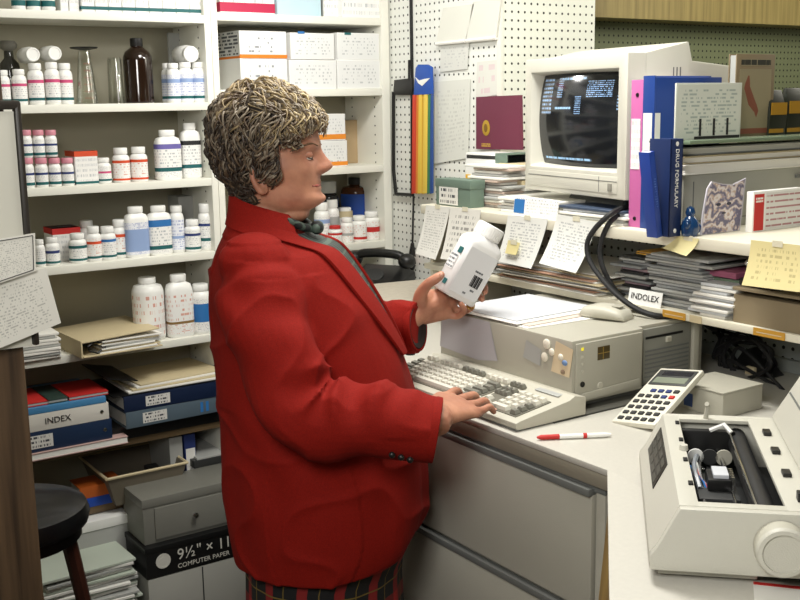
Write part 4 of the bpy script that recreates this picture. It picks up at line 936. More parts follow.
for i, (m, nm, dy, h_) in enumerate(((PAPER, 'thick white folder lowest on the document case', .0, .022), (mat('buff_card', '#b8a98a', .7), 'buff folder in the middle of the document case', .006, .017), (mat('grey_folder', '#8d8f8e', .7), 'grey folder on top inside the document case', .02, .018))):
    fo = thing('folder', nm, 'folder', (2.14, YW+.006+dy, z)); part('back_flap', (xl-.006, 0, 0), (.26, .075, .003), m, fo, .001); part('sheets', (xl, .004, .003), (.255, .073, h_-.003), PAPER, fo); part('front_flap', (xl-.006, 0, h_-.003), (.26, .075, h_), m, fo, .001); z += h_+.0006
zt = ZU+zp
# card standing on the green top
A = ony(675, 137, YW+.02); B = ony(740, 137, YW+.02); h = ony(682, 83, YW+.02).z-zt
CT1 = printed('chart_card', '#d2d6cc', '#a4b0aa', 14, 16, .52, .06)
c1 = thing('chart_card', 'pale green reference card with black tabs on the green glass top', 'card', ((A.x+B.x)/2, YW+.02, zt)); wx = (B.x-A.x)/2
part('sheet', (-wx, 0, 0), (wx, .004, h), mat('pale_green_card', '#d2d6cc', .6), c1, .0005)
MB().quad([(-wx+.004, -.0005, .004), (wx-.004, -.0005, .004), (wx-.004, -.0005, h-.004), (-wx+.004, -.0005, h-.004)]).build('print', CT1, c1)
for k in range(3): part('black_tab', (-wx+.075+k*.045, -.001, .008), (-wx+.082+k*.045, -.0006, .045), BLKP, c1)
part('black_foot', (-wx+.06, -.001, .001), (wx-.004, -.0006, .007), BLKP, c1)
A = ony(734, 130, YW+.062); B = ony(772, 130, YW+.062); h = ony(752, 54, YW+.062).z-zt; wx = (B.x-A.x)/2
b1 = thing('animal_book', 'tan picture book with a red-brown animal standing behind the card', 'book', ((A.x+B.x)/2, YW+.062, zt))
TAN = mat('tan_cover', '#7c6d52', .6); RBR = mat('red_brown', '#7d4632', .6)
part('cover', (-wx, 0, 0), (wx, .003, h), TAN, b1, .001); part('pages', (-wx+.003, .003, .003), (wx-.003, .02, h-.003), PAPERG, b1); part('back_cover', (-wx, .02, 0), (wx, .023, h), TAN, b1, .001)
part('inner_panel', (-wx+.012, -.0006, .012), (wx-.012, 0, h*.82), mat('buff_panel', '#8e8468', .6), b1); MB().quad([(-wx+.016, -.0006, h*.86), (wx-.016, -.0006, h*.86), (wx-.016, -.0006, h*.94), (-wx+.016, -.0006, h*.94)]).build('title_strip', printed('dark_title', '#8e8468', '#2a2a20', 1, 20, .4, 0, fill=.8), b1)
MB().tube([(-.025, -.001, h*.74), (-.03, -.001, h*.6), (-.012, -.001, h*.42), (.008, -.001, h*.3), (.004, -.001, h*.12)], [.010, .014, .016, .012, .005], 8).build('animal_shape', RBR, b1, M=Matrix.Diagonal((1, .06, 1, 1)))
MB().tube([(.018, -.001, h*.78), (.012, -.001, h*.66), (.02, -.001, h*.5)], [.005, .006, .003], 6).build('bird_shape', DARK, b1, M=Matrix.Diagonal((1, .06, 1, 1))); part('red_foot', (-wx+.012, -.0007, .006), (wx-.02, 0, .018), RBR, b1)
for l, r, t, m, nm in ((766, 783, 90, YELLOW, 'black and yellow packet left of its twin at the right edge'), (784, 802, 88, YELLOW, 'black and yellow packet cut by the right edge')):
    A = ony(l, 120, YW+.065); B = ony(r, 120, YW+.065); h = ony(l, t, YW+.065).z-zt; wx = (B.x-A.x)/2
    p_ = thing('yellow_packet', nm, 'packet', ((A.x+B.x)/2, YW+.072, zt), group='yellow packets')
    MB().loft([[(-wx, -.015, 0), (wx, -.015, 0), (wx, .015, 0), (-wx, .015, 0)], [(-wx, -.018, h*.5), (wx, -.018, h*.5), (wx, .018, h*.5), (-wx, .018, h*.5)], [(-wx*.8, -.004, h), (wx*.8, -.004, h), (wx*.8, .004, h), (-wx*.8, .004, h)]]).build('pouch', mat('dark_packet', '#23261c', .4), p_, .002)
    part('yellow_band', (-wx*.9, -.0195, h*.45), (wx*.9, -.018, h*.72), mat('mustard', '#a87c14', .5), p_); part('yellow_band', (-wx*.95, -.0165, h*.05), (wx*.7, -.0155, h*.14), MATS['mustard'], p_)
# binders left of the case
def stand_binder(label, l, r, t, cover_r, m, yb, labm=None, hole=True):
    A = ony(l, 224, yb); h = ony(l, t, yb).z-ZU; 
    x_s = A.x; x_e = ony(cover_r, t, yb).x
    return x_s, x_e, h
BLU = mat('blue_binder_vinyl', '#1f3f86', .4, var=.05); PNK = mat('pink_binder_vinyl', '#c869a4', .45)
bx = 1.806; hb = onx(640, 76, 1.806).z-ZU
yb0, yb1 = onx(652, 228, 1.806).y, onx(640.5, 228, 1.806).y
b_ = thing('blue_binder', 'large royal blue ring binder standing right of the monitor', 'binder', (bx, yb0, ZU))
wdb = ony(722, 80, yb0).x-bx
th_ = yb1-yb0
part('front_cover', (0, 0, 0), (wdb, .004, hb-.004), BLU, b_, .0015); part('back_cover', (0, th_-.004, 0), (wdb, th_, hb), BLU, b_, .0015); part('spine', (-.003, 0, 0), (.002, th_, hb), BLU, b_, .0015); part('pages', (.006, .005, .004), (wdb-.01, th_-.005, hb-.008), PAPER, b_)
part('spine_label', (-.0042, th_*.15, hb*.50), (-.003, th_*.9, hb*.76), PAPER, b_); part('cover_corner_label', (.0, -.001, hb*.50), (.016, 0, hb*.76), PAPER, b_)
yk1 = onx(628.5, 226, 1.81).y
p2 = thing('pink_binder', 'narrow pink binder between the monitor and the blue binder', 'binder', (bx+.004, yb1+.001, ZU)); tk = yk1-yb1-.003; hp = onx(634, 80, 1.81).z-ZU
part('spine', (-.003, 0, 0), (.002, tk, hp), PNK, p2, .0015); part('front_cover', (0, 0, 0), (wdb*.9, .003, hp), PNK, p2, .001); part('back_cover', (0, tk-.003, 0), (wdb*.9, tk, hp), mat('grey_blue_cover', '#8a9ab8', .5), p2, .001); part('pages', (.004, .004, .003), (wdb*.88, tk-.004, hp-.004), PAPER, p2)
part('spine_label', (-.0042, tk*.2, hp*.40), (-.003, tk*.9, hp*.74), LABEL, p2)
for z in (hp*.9, hp*.06): MB().lathe([(.005, 0), (.0045, .001), (.003, .001), (.003, .0002), (.001, .0002)], 12).build('finger_hole', BLACK, p2, M=T(-.003, tk*.5, z, 0, -PI/2, 0))
# drug formulary book with white lettering, and the blue book leaning on the binder
yd = 1.535
A = ony(669, 222, yd); B = ony(681, 222, yd); h = ony(674, 139, yd).z-ZU
DB = mat('dark_blue_cover', '#1a2c58', .45)
dbk = thing('formulary_book', 'dark blue paperback with white upright spine lettering beside the document case', 'book', (A.x, yd, ZU)); w_ = B.x-A.x
part('spine', (0, 0, 0), (w_, .003, h), DB, dbk, .001); part('cover', (0, .0, 0), (.003, .06, h), DB, dbk, .001); part('cover', (w_-.003, .0, 0), (w_, .06, h), DB, dbk, .001); part('pages', (.003, .003, .003), (w_-.003, .058, h-.003), PAPER, dbk)
text('spine_lettering', 'DRUG FORMULARY', .0140, WHITE, dbk, T(w_*.5, -.001, h*.9, PI/2, PI/2, 0))
for z in (h*.06, h*.95): MB().lathe([(.005, 0), (.001, .0008)], 10).build('dot', WHITE, dbk, M=T(w_*.5, -.0002, z, PI/2, 0, 0))
yl = 1.548
A = ony(663, 224, yl); h = ony(656, 150, yl).z-ZU
lb_ = thing('leaning_book', 'thin royal blue book leaning against the blue binder', 'book', (A.x, yl, ZU+.001)); 
RB2 = mat('royal_cover', '#21439a', .45)
ML = T(0, 0, 0, 0, math.radians(-10), 0)
part('spine', (-.016, 0, 0), (0, .003, h), RB2, lb_, .001, M=ML); part('cover', (-.016, .0, 0), (-.014, .03, h), RB2, lb_, .0006, M=ML); part('cover', (-.002, .0, 0), (0, .03, h), RB2, lb_, .0006, M=ML); part('pages', (-.014, .002, .002), (-.002, .029, h-.001), PAPER, lb_, M=ML)
MB().quad([(-.011, -.0006, h*.35), (-.005, -.0006, h*.35), (-.005, -.0006, h*.7), (-.011, -.0006, h*.7)]).build('spine_marks', printed('faint_spine_marks', '#21439a', '#5f7fc4', 12, 3, .5, 0), lb_, M=ML)
# picture of a striped cat, blue ornament, red and white box
yc = YW-.05
Pc = [ony(a, b, yc) for a, b in ((700, 226), (739, 229), (745, 178), (708, 177))]; o = (Pc[0]+Pc[1])/2; o.z = ZU
ct_ = thing('cat_picture', 'cut-out picture of a grey and tan striped cat propped on the ledge', 'picture', o)
L4 = [(p.x-o.x, 0, max(.001, p.z-ZU)) for p in Pc]
bw = L4[1][0]-L4[0][0]; hc = L4[2][2]
outl = [(L4[0][0], .001), (L4[1][0], .001), (L4[2][0]-.003, hc*.75), (L4[2][0], hc), (bw*.28, hc*.9), (0, hc*.93), (L4[3][0]+.01, hc*.99), (L4[3][0]-.004, hc*.86), (L4[0][0]+.004, hc*.4)]
MB().prism(outl, 0, .003, M=T(rx=PI/2)).build('board', mat('picture_pale', '#c6c2cc', .5), ct_)
CATM, nt, b = newmat('tabby_print'); b.inputs['Roughness'].default_value = .5
tc = nd(nt, 'ShaderNodeTexCoord'); wv = nd(nt, 'ShaderNodeTexWave', wave_type='RINGS'); wv.inputs['Scale'].default_value = 11; wv.inputs['Distortion'].default_value = 14; wv.inputs['Detail'].default_value = 3; wv.inputs['Detail Scale'].default_value = 3
nt.links.new(tc.outputs['Object'], wv.inputs['Vector']); cr = nd(nt, 'ShaderNodeValToRGB'); E_ = cr.color_ramp.elements
E_[0].position = .1; E_[0].color = lin('#6c6880'); E_[1].position = .95; E_[1].color = lin('#d9d2d4'); e = E_.new(.4); e.color = lin('#a39aa8'); e = E_.new(.65); e.color = lin('#c0a48e')
nt.links.new(wv.outputs['Fac'], cr.inputs[0]); nt.links.new(cr.outputs[0], b.inputs['Base Color'])
MB().prism([(x*.93, y_*.97+.001) for x, y_ in outl], 0, .0008, M=T(0, -.003, 0, PI/2, 0, 0)).build('tabby_print', CATM, ct_)
for cxx, czz, rx_, rz_ in ((-.012, .55, .008, .03), (.022, .55, .008, .03), (.006, .38, .007, .02)): MB().sphere((cxx, -.0042, czz*hc), (rx_, .0006, rz_*hc), 14, 8).build('dark_marking', mat('cat_dark', '#3a3848', .6), ct_)
part('easel_back', (-.01, .002, .001), (.01, .005, hc*.6), MANILA, ct_)
P = ony(690, 226, yc+.01)
orn = thing('blue_ornament', 'little glossy blue bird-like ornament beside the cat picture', 'ornament', (P.x, yc+.01, ZU))
BO = mat('blue_glaze', '#123a66', .2, coat=.6)
MB().lathe([(.016, 0), (.018, .004), (.02, .02), (.016, .034), (.009, .042), (.011, .05), (.008, .06), (.001, .064)], 18).build('body', BO, orn); MB().sphere((.018, -.004, .016), (.014, .009, .011)).build('wing', BO, orn); MB().sphere((-.014, -.006, .026), (.008, .007, .012)).build('wing', BO, orn)
yr = YW-.09
A = ony(752, 232, yr); h = ony(753, 192, yr).z-ZU
rw = thing('red_white_box', 'white carton with a red panel and lettering at the right edge', 'box', (A.x, yr, ZU)); w_ = .17
part('body', (0, 0, 0), (w_, .018, h), mat('carton_white', '#dededc', .6), rw, .0015); part('red_panel', (.004, -.0008, .003), (.036, 0, h-.006), RED, rw); MB().quad([(.042, -.0006, .004), (w_, -.0006, .004), (w_, -.0006, h-.005), (.042, -.0006, h-.005)]).build('print', printed('red_lines', '#dededc', '#b08084', 6, 14, .42, .02, fill=.3), rw)
MB().quad([(.008, -.001, h*.72), (.032, -.001, h*.72), (.032, -.001, h*.86), (.008, -.001, h*.86)]).build('white_lettering', printed('white_on_red', '#c02824', '#f0e8e4', 2, 8, .4, 0, fill=.7), rw)

# --- lower ledge piles
ystack('newspaper_pile', 'pile of newspapers and forms on the lower ledge behind the bottle', 500, 600, 268, ZL, 1.785, .26, [PAPER, mat('salmon_paper', '#b78f78', .75), PAPERG, MANILA], 13, py=280, jit=.022)
ystack('dark_clutter_pile', 'short stack of dark catalogues at the left of the lower ledge', 466, 498, 272, ZL, 1.80, .2, [DARK, PAPERG, MANILA], 5, py=285)
ystack('grey_printouts', 'high stack of grey printouts in the middle of the lower ledge', 650, 705, 256, ZL, 1.81, .24, GREY, 17, py=285, jit=.022)
ystack('grey_magazines', 'stack of magazines left of the grey printouts on the lower ledge', 616, 649, 256, ZL, 1.84, .2, GREY+[DARK, mat('magazine_mauve', '#8f7a80', .5)], 14, py=280, jit=.02)
yo_ = thing('orange_folder', 'orange-yellow folder lying on top of the grey printouts', 'folder', tuple(onx(662, 254, 1.85)+Vector((.05, 0, -.006)))); part('flap', (-.06, -.085, .0), (.08, .07, .003), mat('amber_card', '#b98a2c', .6), yo_, .0006); part('sheets', (-.055, -.08, .003), (.08, .065, .005), PAPERG, yo_); part('top_flap', (-.06, -.082, .005), (.08, .07, .007), MATS['amber_card'], yo_, .0006)
tg = thing('shelf_tag', 'white lettered tag leaning on the front of the lower ledge', 'tag', tuple(onx(644, 293, 1.782))); wy = (onx(628, 288, 1.782).y-onx(661, 288, 1.782).y)/2; tg.location.z = ZL
part('card', (0, -wy, 0), (.0015, wy, .034), WHITE, tg, M=T(ry=.2)); text('tag_lettering', 'INDOLEX', .0195, BLKP, tg, T(-.0006, wy*.82, .015, PI/2, 0, -PI/2) if 0 else T(ry=.2) @ T(-.0008, wy*.85, .017, PI/2, 0, -PI/2), sx=1.0)
ystack('coloured_folders', 'green and pink folders on the lower ledge', 703, 738, 270, ZL, 1.84, .2, [mat('sage_folder', '#6d7f6a', .6), mat('pink_folder', '#a8607a', .6), PAPER, mat('sage_folder', '#6d7f6a', .6)], 6, 'folders', py=285, pn='folder_sheet')
ystack('white_slips', 'crumpled white slips in front of the coloured folders', 694, 731, 284, ZL, 1.79, .06, [PAPER, mat('cool_paper', '#c9cccf', .75)], 10, py=300, pn='slip', jit=.016)
bkx = ystack('wooden_tray', 'brown wooden tray at the right of the lower ledge', 733, 806, 295, ZL, 1.79, .22, [mat('tray_brown', '#8a7c62', .6)], 1, 'tray', 0, 'tray_body', py=310)
ystack('tray_lip', 'thin brown lid on the wooden tray', 731, 808, 291.5, bkx.location.z+max(.004, onx(770, 295, 1.79).z-ZL), 1.785, .23, [MATS['tray_brown']], 1, 'lid', 0, 'lid_board', py=310)
zt2 = onx(770, 291.5, 1.785).z+.001
ck_ = thing('label_holder', 'black clip file with a white label standing on the wooden tray', 'file', tuple(onx(755, 285, 1.80))); ck_.location.z = zt2
part('body', (.0, -.055, 0), (.1, .04, .014), BLACK, ck_, .002); part('back', (.02, -.015, .0), (.03, .04, .052), BLACK, ck_, .002); part('label', (-.001, -.05, .002), (.02, .02, .024), PAPER, ck_, .001, M=T(ry=.5)); MB().sphere((.012, .03, .045), .006, 12, 8).build('chrome_ring', CHROME, ck_)
for l, r, t, nm in ((663, 686, 303, 'yellow shelf tag on the lower ledge edge below the grey stack'), (754, 786, 317, 'yellow shelf tag on the lower ledge edge near the right'), (690, 702, 308, 'small tan shelf tag between the two yellow ones')):
    A = onx(l, t, 1.7765); B = onx(r, t, 1.7765); tgo = thing('yellow_tag', nm, 'tag', (1.7765, (A.y+B.y)/2, ZL-.016)); wy = (A.y-B.y)/2
    part('strip', (-.0008, -wy, .001), (.0004, wy, .0165), mat('tag_amber', '#c08e30', .6) if l != 690 else MANILA, tgo); part('lettering_line', (-.0011, -wy*.8, .007), (-.0008, wy*.8, .009), MANILA, tgo)
# --- cables
def cable(name, label, pts, r=.005, n=10): 
    o = MB().tube(bez(pts, n), r, 8).build(name, BLACKR); return tag(o, label, 'cable')
Q = lambda px, py, x: tuple(onx(px, py, x))
cable('black_cable', 'thick black cable looping in front of the ledge beside the monitor', [Q(628, 206, 1.85), Q(612, 213, 1.77), Q(594, 230, 1.745), Q(587, 246, 1.74), Q(592, 265, 1.74), Q(612, 290, 1.745), Q(635, 308, 1.755), Q(658, 316, 1.77), Q(690, 317, 1.86), Q(715, 330, 2.0)], .0065)
cable('black_cable', 'second black cable hanging inside the loop beside the monitor', [Q(626, 212, 1.86), Q(612, 220, 1.775), Q(603, 236, 1.76), Q(600, 255, 1.755), Q(606, 275, 1.758), Q(618, 293, 1.79), Q(628, 296, 1.9)], .006)
random.seed(9)
for i, nm in enumerate(('outermost', 'middle', 'innermost', 'lowest', 'highest')):
    a = i*.7; c = Vector(onx(745, 355, 2.03)); pts = [Q(700+6*i, 322+2*i, 2.07)]
    for k in range(5): c2 = (738+26*math.cos(a+k*1.9)+k*4, 350+22*math.sin(a+k*1.9)+k*4); pts.append(Q(c2[0], c2[1], 2.05-.03*(k % 3)-.012*i))
    pts.append(Q(790, 385+3*i, 2.03-.02*i))
    cable('tangled_cord', nm+' black cord of the tangle behind the printer', pts, .0042, 16)
tn = thing('plug_block', 'black multi-plug block in the cable tangle', 'plug', tuple(onx(762, 372, 2.03))); part('body', (-.02, -.06, -.02), (.03, .06, .02), BLACK, tn, .004, M=T(rx=.6)); part('tan_plug', (-.03, .0, -.012), (-.018, .025, .014), MANILA, tn, .003); part('socket', (-.024, -.045, -.008), (-.019, -.015, .008), DARK, tn, .001)
# --- phone and papers at the far end of the counter
NP = mat('newsprint', '#b9b1a2', .8, var=.15, vscale=60)
fp = thing('newspaper_heap', 'heap of newspapers at the far end of the counter', 'papers', (1.88, 2.72, CT))
for k in range(6): part('newspaper', (-.16+random.uniform(-.02, .02), -.16, k*.007), (.18, .16+random.uniform(-.02, .02), k*.009+.006), [PAPER, NP][k % 2], fp, .001, M=T(rz=random.uniform(-.2, .2)), segs=1)
ph = thing('telephone', 'black desk telephone at the far end of the counter by the bookcase', 'telephone', (1.93, 2.99, CT), math.radians(-60))
MB().loft([[(-.10, -.1, 0), (.10, -.1, 0), (.10, .1, 0), (-.10, .1, 0)], [(-.10, -.1, .03), (.10, -.1, .03), (.10, .1, .06), (-.10, .1, .06)], [(-.08, -.07, .045), (.08, -.07, .045), (.07, .06, .085), (-.07, .06, .085)]]).build('body', BLACK, ph, .006)
MB().tube(bez([(-.1, .03, .10), (-.06, .03, .125), (.06, .03, .125), (.1, .03, .10)], 6), .015, 10).build('handset', BLACK, ph); MB().sphere((-.1, .03, .105), (.03, .032, .026)).build('earpiece', BLACK, ph); MB().sphere((.1, .03, .105), (.03, .032, .026)).build('mouthpiece', BLACK, ph)
MB().lathe([(.04, 0), (.04, .006), (.02, .008), (.001, .008)], 24).build('dial', DARK, ph, M=T(0, -.03, .055, .5, 0, 0))

# --- things on the pegboard
XP = 2.104
def peg(px, py, o=.004): return onx(px, py, XP-o)
def pegsheet(name, label, c4, m, thick=.003, o=.004, rim=False, cat='paper'):
    P = [peg(a, b, o) for a, b in c4]; c = sum(P, Vector())/4; th = thing(name, label, cat, c); V = [p-c for p in P]
    mb = MB().quad([tuple(v) for v in V]); mb.add([(v.x+thick, v.y, v.z) for v in V], [(3, 2, 1, 0)]); mb.add([tuple(v) for v in V]+[(v.x+thick, v.y, v.z) for v in V], [(i, 4+i, 4+(i+1) % 4, (i+1) % 4) for i in range(4)])
    mb.build('sheet', m, th)
    return th, V
PGT = printed('peg_sheet_text', '#d9dad2', '#c8c9c2', 20, 22, .52, .1); PGB = mat('peg_pad', '#dcdcd2', .7, var=.03)
for c4, nm in (([(436, 44), (465, 41), (474, 4), (443, 8)], 'white pad of sheets with curled bottom, left of the pair at the top'), ([(466, 41), (496, 38), (501, -2), (473, 2)], 'white pad of sheets with curled bottom, right of the pair at the top')):
    th, V = pegsheet('hanging_pad', nm, c4, PGB, .004, .012); MB().tube([tuple(V[0]), tuple(V[1])], .006, 8).build('curled_edge', PAPER, th)
pegsheet('pegboard_notice', 'small white sheet below the left hanging pad', [(440, 72), (467, 69), (469, 42), (441, 44)], printed('pale_notice', '#d4d5cf', '#bfc0bd', 9, 14, .55, .1), .001)
pegsheet('pegboard_list', 'long white typed list hanging left of the maroon folder', [(433, 164), (468, 158), (470, 79), (434, 82)], PGT, .001)
pegsheet('pegboard_notice', 'small white sheet with a faint pink stamp above the maroon folder', [(476, 98), (497, 95), (497, 60), (477, 62)], printed('pink_stamped', '#dcdcd4', '#dacaca', 3, 3, .5, .1), .001)
th, V = pegsheet('maroon_folder', 'maroon folder with a gold emblem on the pegboard', [(476, 149), (521, 150), (520, 95), (476, 97)], mat('maroon_card', '#6e2f44', .5, var=.06), .010, .016, cat='folder')
GOLD = mat('gold_foil', '#c8a23c', .35, .4, var=.1)
e = peg(486, 128, .017)-Vector(th.location); MB().sphere((e.x, e.y, e.z), (.0015, .019, .024), 18, 10).build('gold_emblem', GOLD, th); MB().sphere((e.x-.0012, e.y, e.z), (.0012, .009, .013), 12, 8).build('emblem_centre', mat('dark_gold', '#7a5a1c', .5), th)
e = peg(486, 145, .017)-Vector(th.location); MB().quad([(e.x, e.y+.022, e.z-.006), (e.x, e.y-.022, e.z-.006), (e.x, e.y-.022, e.z+.006), (e.x, e.y+.022, e.z+.006)]).build('gold_lettering', printed('gold_text', '#6e2f44', '#c8a23c', 2, 16, .42, 0, fill=.6), th)
# black strap frame
bsx = thing('black_strap', 'black strap loop hanging on the pegboard beside the rainbow ribbon', 'strap', tuple(peg(402, 135, .014)))
def rel(th, px, py, o): return peg(px, py, o)-Vector(th.location)
a = [rel(bsx, x, y, .014) for x, y in ((393, 95), (412, 95), (412, 78), (394, 80))]; mb = MB().quad([tuple(v) for v in a]); mb.add([tuple(v) for v in a]+[(v.x+.008, v.y, v.z) for v in a], [(7, 6, 5, 4)]+[(i, 4+i, 4+(i+1) % 4, (i+1) % 4) for i in range(4)]); mb.build('top_band', BLACK, bsx, .001)
for x0_, y0_, x1_, y1_, r in ((393.5, 92, 393.5, 170, .0065), (393.5, 170, 396, 194, .0065), (396, 194, 413, 195, .006), (411.5, 92, 411.5, 193, .004)):
    MB().tube([tuple(rel(bsx, x0_, y0_, .012)), tuple(rel(bsx, x1_, y1_, .012))], r, 8).build('strap_edge', BLACK, bsx)
MB().tube([tuple(rel(bsx, 409, 60, .01)), tuple(rel(bsx, 409, 80, .012))], .004, 8).build('hook', BLACK, bsx)
rb_ = thing('rainbow_ribbon', 'rainbow striped ribbon with a blue top and white bird mark', 'ribbon', tuple(peg(422, 130, .03)))
cols = [('#c8402a', 411.5, 415.5), ('#d88030', 415.5, 417.5), ('#e0bc48', 417.5, 421.5), ('#d8a838', 421.5, 422.5), ('#e2c250', 422.5, 427), ('#3c7a50', 427, 429.5), ('#2a4c8c', 429.5, 432.5)]
for i, (c_, a, b) in enumerate(cols):
    v = [rel(rb_, x, y, .03) for x, y in ((a, 194), (b, 193), (b, 94), (a+1, 95))]
    MB().add([tuple(p) for p in v]+[(p.x+.005, p.y, p.z) for p in v], [(0, 1, 2, 3), (7, 6, 5, 4)]+[(k, 4+k, 4+(k+1) % 4, (k+1) % 4) for k in range(4)]).build('stripe', mat('ribbon_%d' % i, c_, .6, var=.05), rb_, .0005)
v = [rel(rb_, x, y, .031) for x, y in ((413.5, 95), (432, 94), (431, 67), (427, 64.5), (418, 64.5), (415.5, 68))]; n = 6
MB().add([tuple(p) for p in v]+[(p.x+.008, p.y, p.z) for p in v], [tuple(range(n)), tuple(range(2*n-1, n-1, -1))]+[(k, n+k, n+(k+1) % n, (k+1) % n) for k in range(n)]).build('blue_top', mat('ribbon_blue', '#1f4fa8', .5), rb_, .001)
v = [rel(rb_, x, y, .0325) for x, y in ((415, 77), (419, 80.5), (424, 79), (430, 78), (426, 82), (422, 86), (418, 83))]; MB().add([tuple(p) for p in v]+[(p.x+.001, p.y, p.z) for p in v], [tuple(range(7)), tuple(range(13, 6, -1))]).build('bird_mark', WHITE, rb_)
pc_ = thing('beaded_pendant', 'thin black cord with an orange bead hanging below the rainbow ribbon', 'cord', tuple(peg(413, 230, .02)))
MB().tube([tuple(rel(pc_, x, y, .02)) for x, y in ((413.5, 196), (413, 220), (412.5, 245))], .0035, 8).build('cord', BLACKR, pc_); MB().sphere(tuple(rel(pc_, 412, 261, .022)), (.012, .012, .014)).build('bead', REDO, pc_); MB().tube([tuple(rel(pc_, 412.5, 243, .022)), tuple(rel(pc_, 412, 256, .022))], [.006, .013], 10).build('cord_end', BLACK, pc_); MB().tube([tuple(rel(pc_, 412, 265, .022)), tuple(rel(pc_, 410, 274, .022))], [.014, .008], 10).build('plug', BLACK, pc_)

# ================================================================== person at the counter
PHI = math.radians(-38)
P0 = Vector((1.02, 1.86, 0))
MPER = Matrix.Translation(P0) @ Matrix.Rotation(PHI, 4, 'Z'); MINV = MPER.inverted()
def DP(px, py, dep): return MINV @ (CAM+ray(px, py)*(dep/FPX))      # image point at a depth, in the person's frame (x forward, y left)
def WL(p): return MINV @ Vector(p)
per = thing('person', 'person in a red blazer and tartan skirt typing while holding a white bottle', 'person', M=MPER)

def lerp_tab(tab, z):
    if z <= tab[0][0]: return tab[0][1:]
    for a, b in zip(tab[:-1], tab[1:]):
        if z <= b[0]:
            t = (z-a[0])/(b[0]-a[0]); t2 = t
            return tuple(a[i]+(b[i]-a[i])*t2 for i in range(1, len(a)))
    return tab[-1][1:]
def smooth_tab(tab, n=6):
    """Catmull-Rom resampling of a table"""
    pts = [Vector(r[:4]) if len(r) == 4 else None for r in tab]
    out = []
    P = [2*pts[0]-pts[1]]+pts+[2*pts[-1]-pts[-2]]
    for i in range(len(pts)-1):
        a, b, c, d = P[i:i+4]
        for j in range(n):
            t = j/n; out.append(tuple(.5*((2*b)+(-a+c)*t+(2*a-5*b+4*c-d)*t*t+(-a+3*b-3*c+d)*t**3)))
    out.append(tuple(pts[-1])); return out
def se(a, e): return math.copysign(abs(math.cos(a))**(2/e), math.cos(a)), math.copysign(abs(math.sin(a))**(2/e), math.sin(a))

# ---- head
HT = [  # z, front x of the face without nose, back x, half width
    (1.366, .004, -.090, .030), (1.374, .025, -.096, .043), (1.384, .043, -.101, .052), (1.396, .052, -.107, .0575), (1.410, .0455, -.114, .0605), (1.424, .0435, -.120, .063),
    (1.440, .0445, -.128, .066), (1.458, .0445, -.137, .0685), (1.476, .0445, -.144, .0705), (1.494, .0455, -.149, .072), (1.512, .0455, -.151, .0725),
    (1.530, .0415, -.150, .072), (1.550, .033, -.146, .069), (1.570, .018, -.137, .061), (1.587, -.006, -.120, .047), (1.598, -.035, -.095, .028), (1.603, -.055, -.075, .010)]
HTS = smooth_tab(HT, 4)
def g(x, s): return math.exp(-(x/s)**2)
NOSE = [(1.440, 0), (1.445, .010), (1.450, .0195), (1.456, .0265), (1.462, .0275), (1.470, .0215), (1.480, .0125), (1.490, .005), (1.500, .001), (1.51, 0)]
def headpt(z, a):
    f, b, w_ = lerp_tab(HTS, z)
    xc = -.052 if z < 1.59 else (f+b)/2
    xc = min(max(xc, b+.005), f-.005)
    c, s = se(a, 2.25); x = xc+(f-xc)*c if c > 0 else xc+(xc-b)*c; y = w_*s
    if c > 0:
        n = lerp_tab(NOSE, z)[0] if 1.44 < z < 1.51 else 0
        wn = .0085+.007*g(z-1.451, .010)
        x += n*g(y, wn)
        x += .0035*g(z-1.427, .0045)*g(y, .020)+.0042*g(z-1.4165, .0045)*g(y, .018)      # lips
        x -= .0035*g(z-1.4215, .002)*g(y, .024)
        x -= .0025*g(z-1.408, .005)*g(y, .02)
        x += .004*g(z-1.396, .010)*g(y, .018)                                           # chin
        x -= .009*g(z-1.481, .009)*g(abs(y)-.031, .014)                                  # eye sockets
        x += .0035*g(z-1.500, .007)*g(abs(y)-.028, .022)                                 # brow ridge
        x += .004*g(z-1.455, .016)*g(abs(y)-.045, .014)                                  # cheek
        y *= 1+.04*g(z-1.456, .016)
    return Vector((x, y, z))
body = MB()
NA = 72
body.loft([[tuple(headpt(z, 2*PI*j/NA)) for j in range(NA)] for z in [1.366+(1.603-1.366)*i/80 for i in range(81)]])
def caps(mb, pts, rs, seg=14):
    """tapered rounded limb"""
    pts = [Vector(p) for p in pts]
    mb.tube([tuple(p) for p in bez(pts, 5)], [rs[min(int(i/5), len(rs)-2)]+(rs[min(int(i/5)+1, len(rs)-1)]-rs[min(int(i/5), len(rs)-2)])*((i/5) % 1) if i < 5*(len(pts)-1) else rs[-1] for i in range(5*(len(pts)-1)+1)], seg)
    for p, r in ((pts[0], rs[0]), (pts[-1], rs[-1])): mb.sphere(tuple(p), r*.998, seg, 10)
def ell(mb, c, r, seg=16): mb.sphere(tuple(c), r, seg, 12)
# ears
for s in (-1, 1):
    earp = [(-.050, s*.069, 1.418), (-.058, s*.075, 1.416), (-.068, s*.079, 1.430), (-.074, s*.080, 1.452), (-.066, s*.077, 1.468), (-.054, s*.071, 1.462)]
    caps(body, earp, [.0055, .0075, .006, .0055, .0055, .004], 10); ell(body, (-.056, s*.069, 1.435), (.012, .007, .02))
